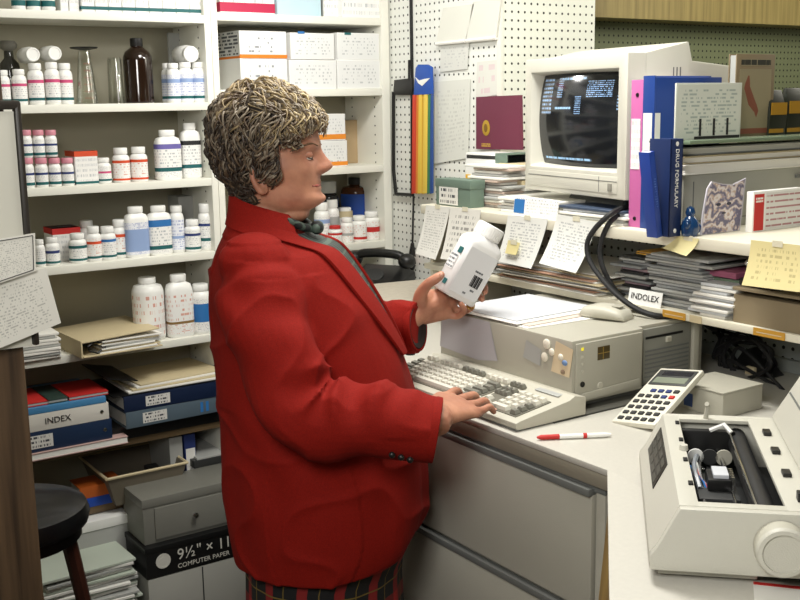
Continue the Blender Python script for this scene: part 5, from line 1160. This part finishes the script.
# neck, trunk, arms, legs
caps(body, [(-.085, 0, 1.24), (-.075, 0, 1.33), (-.058, 0, 1.40), (-.058, 0, 1.43)], [.075, .060, .052, .050], 20)
ell(body, (-.018, 0, 1.368), (.04, .04, .022))
body.loft([[(xc+a*math.cos(t), b*math.sin(t), z) for t in [2*PI*j/28 for j in range(28)]] for z, xc, a, b in ((.62, .02, .10, .14), (.75, .03, .13, .17), (.9, .035, .15, .16), (1.1, .0, .13, .15), (1.22, -.04, .09, .13), (1.28, -.06, .06, .09))])
ELR = Vector((.040, -.238, 1.040)); SHR = Vector((-.055, -.165, 1.285))
WR = WL(onz(437, 415, 1.018)); WR = Vector(WR)
CUR0 = Vector(DP(436, 430, 1.925)); caps(body, [SHR+Vector((0, .03, -.03)), ELR], [.036, .036]); caps(body, [ELR+Vector((0, 0, -.012)), ELR.lerp(CUR0, .6)+Vector((0, 0, -.008)), CUR0+Vector((0, 0, .012)), WR], [.034, .031, .024, .025])
ELL = Vector((.01, .265, 1.07)); SHL = Vector((-.055, .165, 1.285)); WLh = DP(413, 317, 2.36)
caps(body, [SHL+Vector((0, -.03, -.03)), ELL], [.036, .036]); caps(body, [ELL, ELL.lerp(WLh, .6), WLh], [.036, .032, .0255])
for s in (-1, 1): caps(body, [(.03, s*.085, .74), (.025, s*.08, .45), (.0, s*.075, .30), (.0, s*.075, .07)], [.09, .058, .052, .036]); ell(body, (.04, s*.08, .035), (.10, .035, .03))
# right hand, palm down on the keys
def W3(px, py, z): return Vector(WL(onz(px, py, z)))
d_ = (W3(488, 402, 1.0)-WR); d_.z = 0; d_.normalize(); ac = Vector((-d_.y, d_.x, 0)); UPV = Vector((0, 0, 1))
def RH(f, a, u): return WR+d_*f+ac*a+UPV*(u+a*.34-f*.10)
rings = []
for f, hwid, th_, a0, u0 in ((-.01, .024, .019, 0, 0), (.012, .028, .018, .002, .002), (.035, .036, .017, .004, .005), (.06, .041, .0155, .003, .008), (.082, .042, .0135, .0, .008), (.096, .038, .0105, -.001, .006)):
    rings.append([tuple(RH(f, a0+hwid*c_, u0+th_*s_)) for c_, s_ in [se(2*PI*j/20, 2.4) for j in range(20)]])
body.loft(rings)
FT = []
for a0, f0, ln, spread, r0, dz in ((.031, .086, .070, .22, .0088, 0), (.0105, .092, .078, .07, .009, .0), (-.0105, .088, .070, -.07, .0086, 0), (-.029, .077, .056, -.22, .0076, 0)):
    dirf = lambda k: (f0+ln*k, a0+ln*k*spread)
    p = [RH(f0-.012, a0, .006), RH(*dirf(.0), .0105), RH(*dirf(.42), .011), RH(*dirf(.76), .003), RH(*dirf(.97), 0)]; p[4].z = .9985; p[3].z = (p[2].z+.9985)/2+.007
    caps(body, p, [r0*1.02, r0*1.08, r0, r0*.92, r0*.78], 12); FT.append(p)
p = [RH(.022, .024, -.004), RH(.048, .045, -.008), RH(.075, .056, -.010), RH(.095, .058, -.016)]
caps(body, p, [.015, .0125, .0105, .0085], 12); FT.append(p)
# left hand round the bottle
def H(px, py, dep): return DP(px, py, dep)
caps(body, [H(412, 318, 2.36), H(424, 309, 2.375), H(436, 303, 2.39)], [.024, .029, .030], 16)
caps(body, [H(424, 300, 2.37), H(440, 296, 2.405)], [.021, .019], 14); caps(body, [H(426, 316, 2.375), H(446, 312, 2.39)], [.019, .017], 14); caps(body, [H(436, 306, 2.39), H(450, 304, 2.405)], [.02, .017], 14)
LF_ = [([H(440, 294, 2.405), H(456, 288, 2.435), H(474, 283, 2.44), H(484, 287, 2.405), H(485, 292, 2.385)], .0088),
       ([H(446, 302, 2.41), H(462, 300, 2.425), H(476, 296, 2.42), H(482, 299, 2.39)], .0092),
       ([H(448, 309, 2.40), H(462, 311, 2.405), H(471, 307, 2.385), H(470, 302, 2.365)], .0090),
       ([H(447, 315, 2.385), H(458, 316, 2.38), H(464, 310, 2.360), H(461, 304, 2.348)], .0078)]
for p, r in LF_: caps(body, p, [r*1.1]+[r]*(len(p)-2)+[r*.8], 12)
TH_ = [H(420, 306, 2.36), H(421, 294, 2.345), H(428, 284, 2.325), H(437, 278, 2.318), H(441, 275, 2.318)]
caps(body, TH_, [.019, .0145, .0115, .0108, .0088], 14)

def remesh(mb, name, voxel, m, parent, smooth_iter=3, fac=.5, disp=None):
    me = mb.mesh(name, m, smooth=0); o = bpy.data.objects.new(name, me); COL.objects.link(o)
    md = o.modifiers.new('r', 'REMESH'); md.mode = 'VOXEL'; md.voxel_size = voxel; md.adaptivity = 0
    sm = o.modifiers.new('s', 'SMOOTH'); sm.factor = fac; sm.iterations = smooth_iter
    context.view_layer.update()
    ev = o.evaluated_get(context.evaluated_depsgraph_get()); m2 = bpy.data.meshes.new_from_object(ev)
    o.modifiers.clear(); o.data = m2; m2.name = name
    if disp:
        n = len(m2.vertices); co = [0.0]*(3*n); m2.vertices.foreach_get('co', co); no = [0.0]*(3*n); m2.vertices.foreach_get('normal', no)
        for i in range(n):
            k = disp(co[3*i], co[3*i+1], co[3*i+2], no[3*i], no[3*i+1], no[3*i+2])
            if k: co[3*i] += no[3*i]*k; co[3*i+1] += no[3*i+1]*k; co[3*i+2] += no[3*i+2]*k
        m2.vertices.foreach_set('co', co)
    m2.polygons.foreach_set('use_smooth', [True]*len(m2.polygons)); m2.update()
    m2.materials.clear(); m2.materials.append(m); o.parent = parent; return o
SKIN, nt, b = newmat('skin')
b.inputs['Roughness'].default_value = .5; b.inputs['Subsurface Weight'].default_value = .15; b.inputs['Subsurface Radius'].default_value = (.012, .005, .003); b.inputs['Subsurface Scale'].default_value = .6
tc = nd(nt, 'ShaderNodeTexCoord'); nz = nd(nt, 'ShaderNodeTexNoise'); nz.inputs['Scale'].default_value = 26; nz.inputs['Detail'].default_value = 4; nt.links.new(tc.outputs['Object'], nz.inputs['Vector'])
cr = nd(nt, 'ShaderNodeValToRGB'); cr.color_ramp.elements[0].position = .3; cr.color_ramp.elements[1].position = .7; cr.color_ramp.elements[0].color = lin('#a06a54'); cr.color_ramp.elements[1].color = lin('#c08a6e')
nt.links.new(nz.outputs['Fac'], cr.inputs[0]); nt.links.new(cr.outputs[0], b.inputs['Base Color'])
nz2 = nd(nt, 'ShaderNodeTexNoise'); nz2.inputs['Scale'].default_value = 160; nt.links.new(tc.outputs['Object'], nz2.inputs['Vector']); bp = nd(nt, 'ShaderNodeBump'); bp.inputs['Strength'].default_value = .25; bp.inputs['Distance'].default_value = .001; nt.links.new(nz2.outputs['Fac'], bp.inputs['Height']); nt.links.new(bp.outputs['Normal'], b.inputs['Normal'])
remesh(body, 'body', .0028, SKIN, per, 2, .4)
# face details
LIP = mat('lip', '#a4564c', .4, var=.05); LASH = mat('lash', '#3a2a22', .6); BROW = mat('brow', '#6a5038', .8)
for s in (-1, 1):
    ey = .0315*s
    MB().sphere((.0235, ey, 1.4795), (.0118, .0125, .0115), 18, 12).build('eye', mat('eye_white', '#d8d0c8', .2, var=0), per)
    MB().sphere((.0315, ey-.001*s, 1.4775), (.0045, .0055, .0055), 14, 8).build('iris', mat('iris', '#3c3a34', .15, var=0), per)
    MB().sphere((.0234, ey, 1.4822), (.0130, .0138, .0108), 18, 12).build('eyelid', SKIN, per)
    MB().tube(bez([(.029, ey+.012, 1.4775), (.0358, ey+.004, 1.4745), (.0352, ey-.005, 1.4745), (.028, ey-.0125, 1.4770)] if s > 0 else [(.029, ey-.012, 1.4775), (.0358, ey-.004, 1.4745), (.0352, ey+.005, 1.4745), (.028, ey+.0125, 1.4770)], 4), .0011, 6).build('eyelash', LASH, per)
    MB().tube(bez([tuple(headpt(1.4995, s*.30)+Vector((.0005, 0, 0))), tuple(headpt(1.5045, s*.55)+Vector((.0008, 0, 0))), tuple(headpt(1.4995, s*.85)+Vector((.0005, 0, 0)))], 5), [.0014]*5+[.0020]*5+[.0008], 6).build('eyebrow', BROW, per)
MB().tube(bez([tuple(headpt(1.4215, a)+Vector((.0004, 0, .0025*abs(a)))) for a in (-.48, -.25, 0, .25, .48)], 5), [.0014]*4+[.0034]*13+[.0014]*4, 8).build('lips', LIP, per)
NAIL = mat('nail', '#d8a590', .25, var=0)
for p in FT[:4]: MB().sphere(tuple(p[-1]+Vector((0, 0, .0045))+d_*.001), (.0055, .0048, .0022), 12, 8).build('fingernail', NAIL, per)
MB().sphere(tuple(TH_[-1]+(DP(441, 275, 2.30)-DP(441, 275, 2.318)).normalized()*.0065), (.004, .005, .007), 12, 8).build('thumbnail', NAIL, per)
rg = H(461, 303.5, 2.352); MB().tube([tuple(LF_[2][0][2].lerp(LF_[2][0][3], t)) for t in (.2, .5)], .0098, 14).build('ring', mat('gold', '#c89a48', .25, 1, var=0), per)

# ---- jacket
JT = [  # z, back x, front x, half width
    (.628, -.146, .200, .203), (.68, -.150, .226, .212), (.75, -.156, .244, .217), (.83, -.162, .247, .216), (.92, -.167, .240, .210), (1.0, -.173, .226, .203), (1.08, -.177, .203, .198),
    (1.15, -.180, .172, .197), (1.21, -.180, .138, .196), (1.265, -.174, .102, .190), (1.305, -.162, .070, .172), (1.335, -.148, .044, .130), (1.36, -.137, .022, .092), (1.385, -.128, -.002, .074)]
JTS = smooth_tab([(a, b, c, d) for a, b, c, d in JT], 5)
def jpt(z, a, off=0):
    bk, fr_, w_ = lerp_tab(JTS, z); xc = (bk+fr_)/2; c, s = se(a, 2.25); hx = (fr_-bk)/2
    t = max(0, min(1, (z-1.29)/.09)); t = t*t*(3-2*t)
    v = Vector((xc+(hx+off)*c, (w_+off)*s, z-.045*t*(1+math.cos(a))/2)); return v
RED1, nt, b = newmat('red_wool'); b.inputs['Roughness'].default_value = .85; b.inputs['Specular IOR Level'].default_value = .2
tc = nd(nt, 'ShaderNodeTexCoord'); nz = nd(nt, 'ShaderNodeTexNoise'); nz.inputs['Scale'].default_value = 520; nz.inputs['Detail'].default_value = 3; nt.links.new(tc.outputs['Object'], nz.inputs['Vector'])
cr = nd(nt, 'ShaderNodeValToRGB'); cr.color_ramp.elements[0].position = .25; cr.color_ramp.elements[1].position = .75; cr.color_ramp.elements[0].color = lin('#700c05'); cr.color_ramp.elements[1].color = lin('#8c160a')
nt.links.new(nz.outputs['Fac'], cr.inputs[0]); nt.links.new(cr.outputs[0], b.inputs['Base Color']); bp = nd(nt, 'ShaderNodeBump'); bp.inputs['Strength'].default_value = .3; bp.inputs['Distance'].default_value = .001; nt.links.new(nz.outputs['Fac'], bp.inputs['Height']); nt.links.new(bp.outputs['Normal'], b.inputs['Normal'])
coat = MB(); NJ = 56
zz = [.668+(1.385-.668)*i/60 for i in range(61)]
def hem(z, a):                       # the front of the hem sweeps up
    v = jpt(z, a); k = max(0, (.735-z)/.067); lift = .035*max(0, math.cos(a))**2*k
    return Vector((v.x, v.y, v.z+lift))
coat.loft([[tuple(hem(z, 2*PI*j/NJ)) for j in range(NJ)] for z in zz])
def sleeve(mb, sh, el, wr, r0, r1, r2, side):
    """lofted sleeve with pulled folds at the elbow"""
    path = bez([sh, sh.lerp(el, .5)+Vector((-.012, side*.012, 0)), el, el.lerp(wr, .5)+Vector((0, 0, .004)), wr], 14); n = len(path); rings = []; up = None
    for i, p in enumerate(path):
        t = i/(n-1); tg = (path[min(i+1, n-1)]-path[max(i-1, 0)]).normalized()
        if up is None: up = Vector((1, 0, 0))
        up = (up-tg*up.dot(tg)).normalized(); bb = tg.cross(up)
        r = r0+(r1-r0)*min(1, t/.5) if t < .5 else r1+(r2-r1)*((t-.5)/.5)
        if t < .06: r *= .75+.25*t/.06
        ring = []
        for j in range(28):
            a = 2*PI*j/28; dirv = up*math.cos(a)+bb*math.sin(a)
            inner = max(0, dirv.dot(Vector((.8, 0, .55)).normalized()))
            fold = .024*inner*(1-2*abs(math.sin(t*24+.7*math.sin(a)))**.7)*math.exp(-((t-.62)/.22)**2)
            fold += .006*math.sin(t*23+a*2+side)*math.exp(-((t-.35)/.25)**2)
            rr = r*(1+.06*math.cos(2*a))+fold
            ring.append(tuple(p+dirv*rr))
        rings.append(ring)
    mb.loft(rings); return path[-1], (path[-1]-path[-2]).normalized()
CUR = Vector(DP(436, 430, 1.925)); CUL = Vector(DP(417, 327, 2.34))
cr_end = sleeve(coat, Vector((-.060, -.150, 1.275)), Vector((.042, -.246, 1.030)), CUR, .080, .074, .060, -1)
cl_end = sleeve(coat, Vector((-.060, .150, 1.275)), Vector((.01, .262, 1.06)), CUL, .083, .075, .054, 1)
ell(coat, (-.062, -.145, 1.288), (.075, .065, .060)); ell(coat, (-.062, .145, 1.288), (.075, .065, .060))
def jd(x, y, z, nx, ny, nz_):
    rd = 1-2*abs(noise.noise(Vector((x*5.5+z*4, y*5, z*6.5-x*5))))
    v = .0055*max(0, rd)**4*(1 if z < 1.27 else .2)-.002+noise.noise(Vector((x*7, y*7, z*3.2)))*.006+noise.noise(Vector((x*16+5, y*16, z*8)))*.004
    if z < 1.25 and y < 0: v += .004*math.sin(38*(z+x*1.2)+2*noise.noise(Vector((x*5, y*5, z*5))))*math.exp(-((z-.93)/.10)**2)*math.exp(-((x-.0)/.16)**2)
    an = math.atan2(y, x-.03); body_ = max(0, min(1, (1.12-z)/.25)) if y > -.20 else 0
    v += body_*.0065*math.sin(an*7+3*noise.noise(Vector((x*3, y*3, z*2.5))))*(.6+.4*noise.noise(Vector((x*6, y*6, z*3))))
    if y < -.10 and 1.0 < z < 1.30: v += .0045*math.sin(46*(z*.8+x*.75)+4*noise.noise(Vector((x*5, y*5, z*4))))*max(0, noise.noise(Vector((x*6+3, y*6, z*6)))+.45)
    if z > 1.33: v *= .3
    return v
jk = remesh(coat, 'jacket', .0045, RED1, per, 2, .5, jd)
jk['label'] = 'red wool blazer'
LINI = mat('dark_lining', '#1a0e0c', .6)
for (e_, tg), r, sd in ((cr_end, .060, -1), (cl_end, .054, 1)):
    q = tg.to_track_quat('Z', 'Y').to_matrix().to_4x4()
    MB().lathe([(r*.98, -.012), (r*1.01, -.006), (r*1.0, .003), (r*.92, .004), (r*.88, -.004), (.028, -.012)], 30).build('cuff', [RED1], jk, M=Matrix.Translation(e_) @ q, smooth=60)
    MB().lathe([(r*.9, -.002), (r*.86, .0035), (.03, -.004)], 26).build('cuff_lining', LINI, jk, M=Matrix.Translation(e_) @ q)
# cuff buttons on the near sleeve
for k in range(3):
    p = Vector(DP(392+9*k, 455+2.5*k, 1.875)); MB().sphere(tuple(p), (.006, .005, .006), 12, 8).build('cuff_button', BLACK, jk)
# lapels, blouse, collar
def ang_for(z, y):
    bk, fr_, w_ = lerp_tab(JTS, z); s = max(-1, min(1, y/w_)); return math.asin(math.copysign(abs(s)**(2.25/2), s))
def strip(name, m, edge, z0, z1, n, off, parent, th_=.004, nw=8):
    """band on the jacket front between lateral limits edge(t) = (y0, y1)"""
    mb = MB(); top = []; 
    for i in range(n+1):
        t = i/n; z = z0+(z1-z0)*t; y0_, y1_ = edge(t)
        row = []
        for j in range(nw+1):
            y = y0_+(y1_-y0_)*j/nw; o = off(t, j/nw); row.append(jpt(z, ang_for(z, y), o))
        top.append(row)
    W_ = nw+1; vs = [tuple(p) for r in top for p in r]; nb = len(vs); vs += [tuple(p-Vector((th_, 0, 0))) for r in top for p in r]
    fs = []
    for i in range(n):
        for j in range(nw):
            a = i*W_+j; fs.append((a, a+1, a+W_+1, a+W_)); fs.append((nb+a+W_, nb+a+W_+1, nb+a+1, nb+a))
        a = i*W_; fs.append((a, a+W_, nb+a+W_, nb+a)); a = i*W_+nw; fs.append((a+W_, a, nb+a, nb+a+W_))
    for j in range(nw): fs.append((j, nb+j, nb+j+1, j+1)); a = n*W_+j; fs.append((a+1, nb+a+1, nb+a, a))
    return mb.add(vs, fs).build(name, m, parent, smooth=60)
BLOU, nt, b = newmat('dark_plaid_blouse'); b.inputs['Roughness'].default_value = .6
tc = nd(nt, 'ShaderNodeTexCoord'); sp = nd(nt, 'ShaderNodeSeparateXYZ'); nt.links.new(tc.outputs['Object'], sp.inputs[0])
k1 = math_(nt, 'GREATER_THAN', math_(nt, 'FRACT', math_(nt, 'MULTIPLY', sp.outputs['Y'], 55)), .68); k2 = math_(nt, 'GREATER_THAN', math_(nt, 'FRACT', math_(nt, 'MULTIPLY', sp.outputs['Z'], 45)), .85)
mx = nd(nt, 'ShaderNodeMix', data_type='RGBA'); nt.links.new(math_(nt, 'MAXIMUM', k1, k2), mx.inputs[0]); mx.inputs[6].default_value = lin('#14181a'); mx.inputs[7].default_value = lin('#46564c'); nt.links.new(mx.outputs[2], b.inputs['Base Color'])
vw = lambda t: .058*(1-t)**.9+.004
strip('blouse', BLOU, lambda t: (-vw(t), vw(t)), 1.372, 1.09, 24, lambda t, u: .004, per)
for s in (-1, 1):
    o = strip('lapel', RED1, lambda t: (s*(vw(t)-.004), s*(vw(t)+.058*math.sin(PI*(.12+.80*t))**.6)), 1.376, 1.085, 26, lambda t, u: .011-.004*u, jk, .006)
    # notch collar round the neck
    rows = []
for i in range(29):
    a = .62+(2*PI-1.24)*i/28
    rows.append([jpt(1.352, a, .004), jpt(1.375, a, .008), jpt(1.398, a, .008)+Vector((0, 0, .006)), jpt(1.402, a, .0)+Vector((0, 0, .008)), jpt(1.39, a, -.006)])
mb = MB(); vs = [tuple(p) for r in rows for p in r]; mb.add(vs, [(i*5+j, (i+1)*5+j, (i+1)*5+j+1, i*5+j+1) for i in range(28) for j in range(4)]+[tuple(range(4, -1, -1)), tuple(28*5+j for j in range(5))]).build('collar', RED1, jk, smooth=70)
# blouse collar at the throat
MB().tube(bez([(-.06, -.066, 1.372), (-.015, -.055, 1.358), (.014, -.03, 1.342), (.026, 0, 1.336), (.014, .03, 1.342), (-.015, .055, 1.358), (-.06, .066, 1.372)], 6), .008, 10).build('blouse_collar', BLOU, per)
MB().sphere((.036, 0, 1.338), (.014, .024, .014), 14, 10).build('neck_bow', BLOU, per)
# ---- skirt
SKT, nt, b = newmat('tartan'); b.inputs['Roughness'].default_value = .8
uv = nd(nt, 'ShaderNodeUVMap'); sp = nd(nt, 'ShaderNodeSeparateXYZ'); nt.links.new(uv.outputs[0], sp.inputs[0])
def bandm(o, f, lo, hi, ph=0): x = math_(nt, 'FRACT', math_(nt, 'ADD', math_(nt, 'MULTIPLY', o, f), ph)); return math_(nt, 'MULTIPLY', math_(nt, 'GREATER_THAN', x, lo), math_(nt, 'LESS_THAN', x, hi))
kr = math_(nt, 'ADD', math_(nt, 'MULTIPLY', bandm(sp.outputs[0], 14, .1, .38), .6), math_(nt, 'MULTIPLY', bandm(sp.outputs[1], 4, .1, .4), .4)); ky = math_(nt, 'MAXIMUM', bandm(sp.outputs[0], 14, .68, .71), bandm(sp.outputs[1], 4, .7, .73))
mx = nd(nt, 'ShaderNodeMix', data_type='RGBA'); nt.links.new(kr, mx.inputs[0]); mx.inputs[6].default_value = lin('#121214'); mx.inputs[7].default_value = lin('#a01c1a')
mx2 = nd(nt, 'ShaderNodeMix', data_type='RGBA'); nt.links.new(ky, mx2.inputs[0]); nt.links.new(mx.outputs[2], mx2.inputs[6]); mx2.inputs[7].default_value = lin('#6e5a24'); nt.links.new(mx2.outputs[2], b.inputs['Base Color'])
sk_ = MB(); rings = []
for i in range(15):
    t = i/14; z_ = .76-.40*t; bk, fr_, w_ = lerp_tab(JTS, max(z_, .64)); xc = (bk+fr_)/2+.0; hx = (fr_-bk)/2-.018+.012*t; wy = w_-.018+.012*t
    rings.append([(xc+(hx*(1+.02*t*math.cos(a*18)))*math.cos(a), (wy*(1+.02*t*math.cos(a*18)))*math.sin(a), z_) for a in [2*PI*j/120 for j in range(120)]])
sk_.loft(rings[::-1]).build('skirt', SKT, per, smooth=60)
for s in (-1, 1):
    MB().loft([[(.035+lx*c, s*.08+wy*s2, z_) for c, s2 in [se(2*PI*j/20, 2.5) for j in range(20)]] for z_, lx, wy in ((0, .125, .042), (.03, .125, .043), (.05, .11, .040), (.075, .08, .038))]).build('shoe', BLACK, per, .003)

# ---- hair
def hair_ok(p):
    x, y, z = p
    if x > .010: return z > 1.536 if x > .025 else z > 1.526
    if x > -.022: return z > 1.502
    if x > -.046: return z > 1.446
    if x > -.072: return z > 1.460
    return z > 1.405-.25*(x+.10)*0
hb_ = MB(); NZ, NH = 60, 80; grid = []
for i in range(NZ+1):
    z = 1.40+(1.6025-1.40)*i/NZ; row = []
    for j in range(NH):
        p = headpt(z, 2*PI*j/NH); cN = Vector((-.05, 0, 1.50)); n = (p-cN); n.z *= 1.0; n.normalize(); row.append((p, n))
    grid.append(row)
vs = []; 
for r in grid:
    for p, n in r: vs.append(tuple(p+n*((.013 if p.x < .0 or p.z > 1.55 else .006)+.003*noise.noise(p*60))))
fs = []
for i in range(NZ):
    for j in range(NH):
        j2 = (j+1) % NH
        if all(hair_ok(grid[a][b_2][0]) for a, b_2 in ((i, j), (i, j2), (i+1, j2), (i+1, j))): fs.append((i*NH+j, i*NH+j2, (i+1)*NH+j2, (i+1)*NH+j))
fs.append(tuple(NZ*NH+j for j in range(NH)))
HC = [mat('hair_dark', '#33281f', .55, var=.2), mat('hair_brown', '#5b4a38', .5, var=.2), mat('hair_grey', '#7d7160', .5, var=.15), mat('hair_blond', '#8f7c5a', .5, var=.2), mat('hair_pale', '#b8a67e', .45, var=.15)]
hb_.add(vs, fs); hair = hb_.build('hair', [HC[0]], per, smooth=80)
hair['label'] = 'short curly greying brown hair with blond highlights'
random.seed(21); lk = MB(); cand = [(p, n) for r in grid for p, n in r if hair_ok(p)]
top = [(headpt(1.6, random.random()*2*PI), Vector((0, 0, 1))) for _ in range(30)]
for q in range(4200):
    p, n = random.choice(cand) if random.random() > .06 else random.choice(top)
    x, y, z = p
    # flow: forward on the front crown, back and down behind, down at the sides
    if z > 1.56 and x > -.075: fl_ = Vector((.8, .3*math.copysign(1, y), -.1))
    elif x > -.02: fl_ = Vector((.15, .3*math.copysign(1, y), -.5))
    elif x > -.04: fl_ = Vector((-.7, 0, -.7))
    elif x < -.10: fl_ = Vector((-.25, random.uniform(-.4, .4), -1))
    else: fl_ = Vector((-.5+random.uniform(-.3, .6), 0, -.8))
    fl_ += Vector((random.uniform(-.5, .5), random.uniform(-.5, .5), random.uniform(-.4, .4)))
    fl_ = (fl_-n*fl_.dot(n)).normalized(); sd = n.cross(fl_)
    low = z < 1.46
    ln = random.uniform(.026, .050)*(.38 if x > -.022 and z < 1.535 else .6 if x > -.005 and z < 1.555 else 1)*(0.7 if low else 1); h0 = random.uniform(.008, .014)*(.6 if x > .0 and z < 1.545 else 1); h1 = random.uniform(.006, .016)*(.45 if low else 1); cu = random.uniform(-.012, .012)
    pts = []; kk = 7
    for k in range(kk):
        t = k/(kk-1); pts.append(p+n*(h0+h1*math.sin(PI*min(1, t*1.05)))+fl_*(ln*t)-n*(ln*ln*t*t*3.2)+sd*(cu*math.sin(PI*t*1.3)))
    # shade by place: blond on the crown and fringe, dark low at the back
    s_ = (z-1.45)/.15+.8*(x+.11)/.15+random.uniform(-.7, .7)
    mi = 0 if s_ < .35 else 1 if s_ < .85 else 2 if s_ < 1.35 else 3 if s_ < 1.95 else 4
    r_ = random.uniform(.0011, .0026)
    lk.tube([tuple(v) for v in pts], [r_*.8, r_, r_*1.05, r_, r_*.85, r_*.6, r_*.2], 5, mi)
lo = lk.build('locks', HC, hair, smooth=80); lo['kind'] = 'stuff'

# ---- the held bottle
B0, B1 = CAM+ray(453, 297)*(2.375/FPX), CAM+ray(492, 226)*(2.365/FPX)
ax = (B1-B0); hL = ax.length; ax.normalize()
vd = (CAM-(B0+B1)/2).normalized(); fx = vd-ax*vd.dot(ax); fx.normalize(); sd = ax.cross(fx)
rot = math.radians(26)
f2 = fx*math.cos(rot)+sd*math.sin(rot); s2 = ax.cross(f2)
MBT = Matrix((s2, -f2, ax)).transposed().to_4x4(); MBT.translation = B0
bt = thing('held_bottle', 'large white square-shouldered medicine bottle held up in her hand', 'bottle', M=MBT)
hw_, hd_ = .046, .036
def rr_(z, kx, ky, e=4.5): return [(hw_*kx*c, hd_*ky*s, z) for c, s in [se(2*PI*j/40, e) for j in range(40)]]
MB().loft([rr_(0, .93, .92), rr_(.004, 1, 1), rr_(hL*.70, 1, 1), rr_(hL*.74, .97, .97), rr_(hL*.79, .82, .86, 3.5), rr_(hL*.82, .68, .80, 2.4), rr_(hL*.84, .62, .78, 2)]).build('body', mat('bottle_white', '#e8e8e6', .35, var=.02), bt, smooth=50)
MB().lathe([(.030, hL*.835), (.031, hL*.84), (.031, hL*.99), (.029, hL)], 36).build('cap', CAPW, bt)
ribs = MB()
for k in range(36): a = 2*PI*k/36; ribs.box((-.0006, -.0008, hL*.85), (.0008, .0008, hL*.975), M=Matrix.Rotation(a, 4, 'Z') @ T(.0312, 0, 0))
rbo = ribs.build('cap_ribs', CAPW, bt); rbo['kind'] = 'stuff'
MB().quad([(-.036, -hd_-.0004, .012), (.036, -hd_-.0004, .012), (.036, -hd_-.0004, hL*.66), (-.036, -hd_-.0004, hL*.66)]).build('label', mat('bottle_label', '#d9dadb', .5, var=.02), bt)
for k in range(9): part('bar_code_line', (.002+k*.0026, -hd_-.0009, hL*.22), (.0034+k*.0026+.0006*(k % 3), -hd_-.0005, hL*.37), BLKP, bt)
for z_, x0_, x1_ in ((.40, .0, .02), (.16, .01, .02), (.10, -.004, .004)): MB().quad([(x0_, -hd_-.0008, hL*z_), (x1_, -hd_-.0008, hL*z_), (x1_, -hd_-.0008, hL*(z_+.03)), (x0_, -hd_-.0008, hL*(z_+.03))]).build('small_print', printed('tiny_print', '#d9dadb', '#55585c', 1, 14, .42, 0, fill=.8), bt)
for z0_, z1_, y0_, y1_ in ((.52, .60, -.024, -.004), (.1, .17, -.026, -.010)): part('teal_block', (-hw_-.0008, y0_, hL*z0_), (-hw_+.0006, y1_, hL*z1_), TEAL, bt)
MB().quad([(-hw_-.0008, .02, hL*.3), (-hw_-.0008, -.02, hL*.3), (-hw_-.0008, -.02, hL*.5), (-hw_-.0008, .02, hL*.5)]).build('side_print', printed('side_text', '#e2e2e0', '#6a6f74', 4, 10, .45, .05), bt)
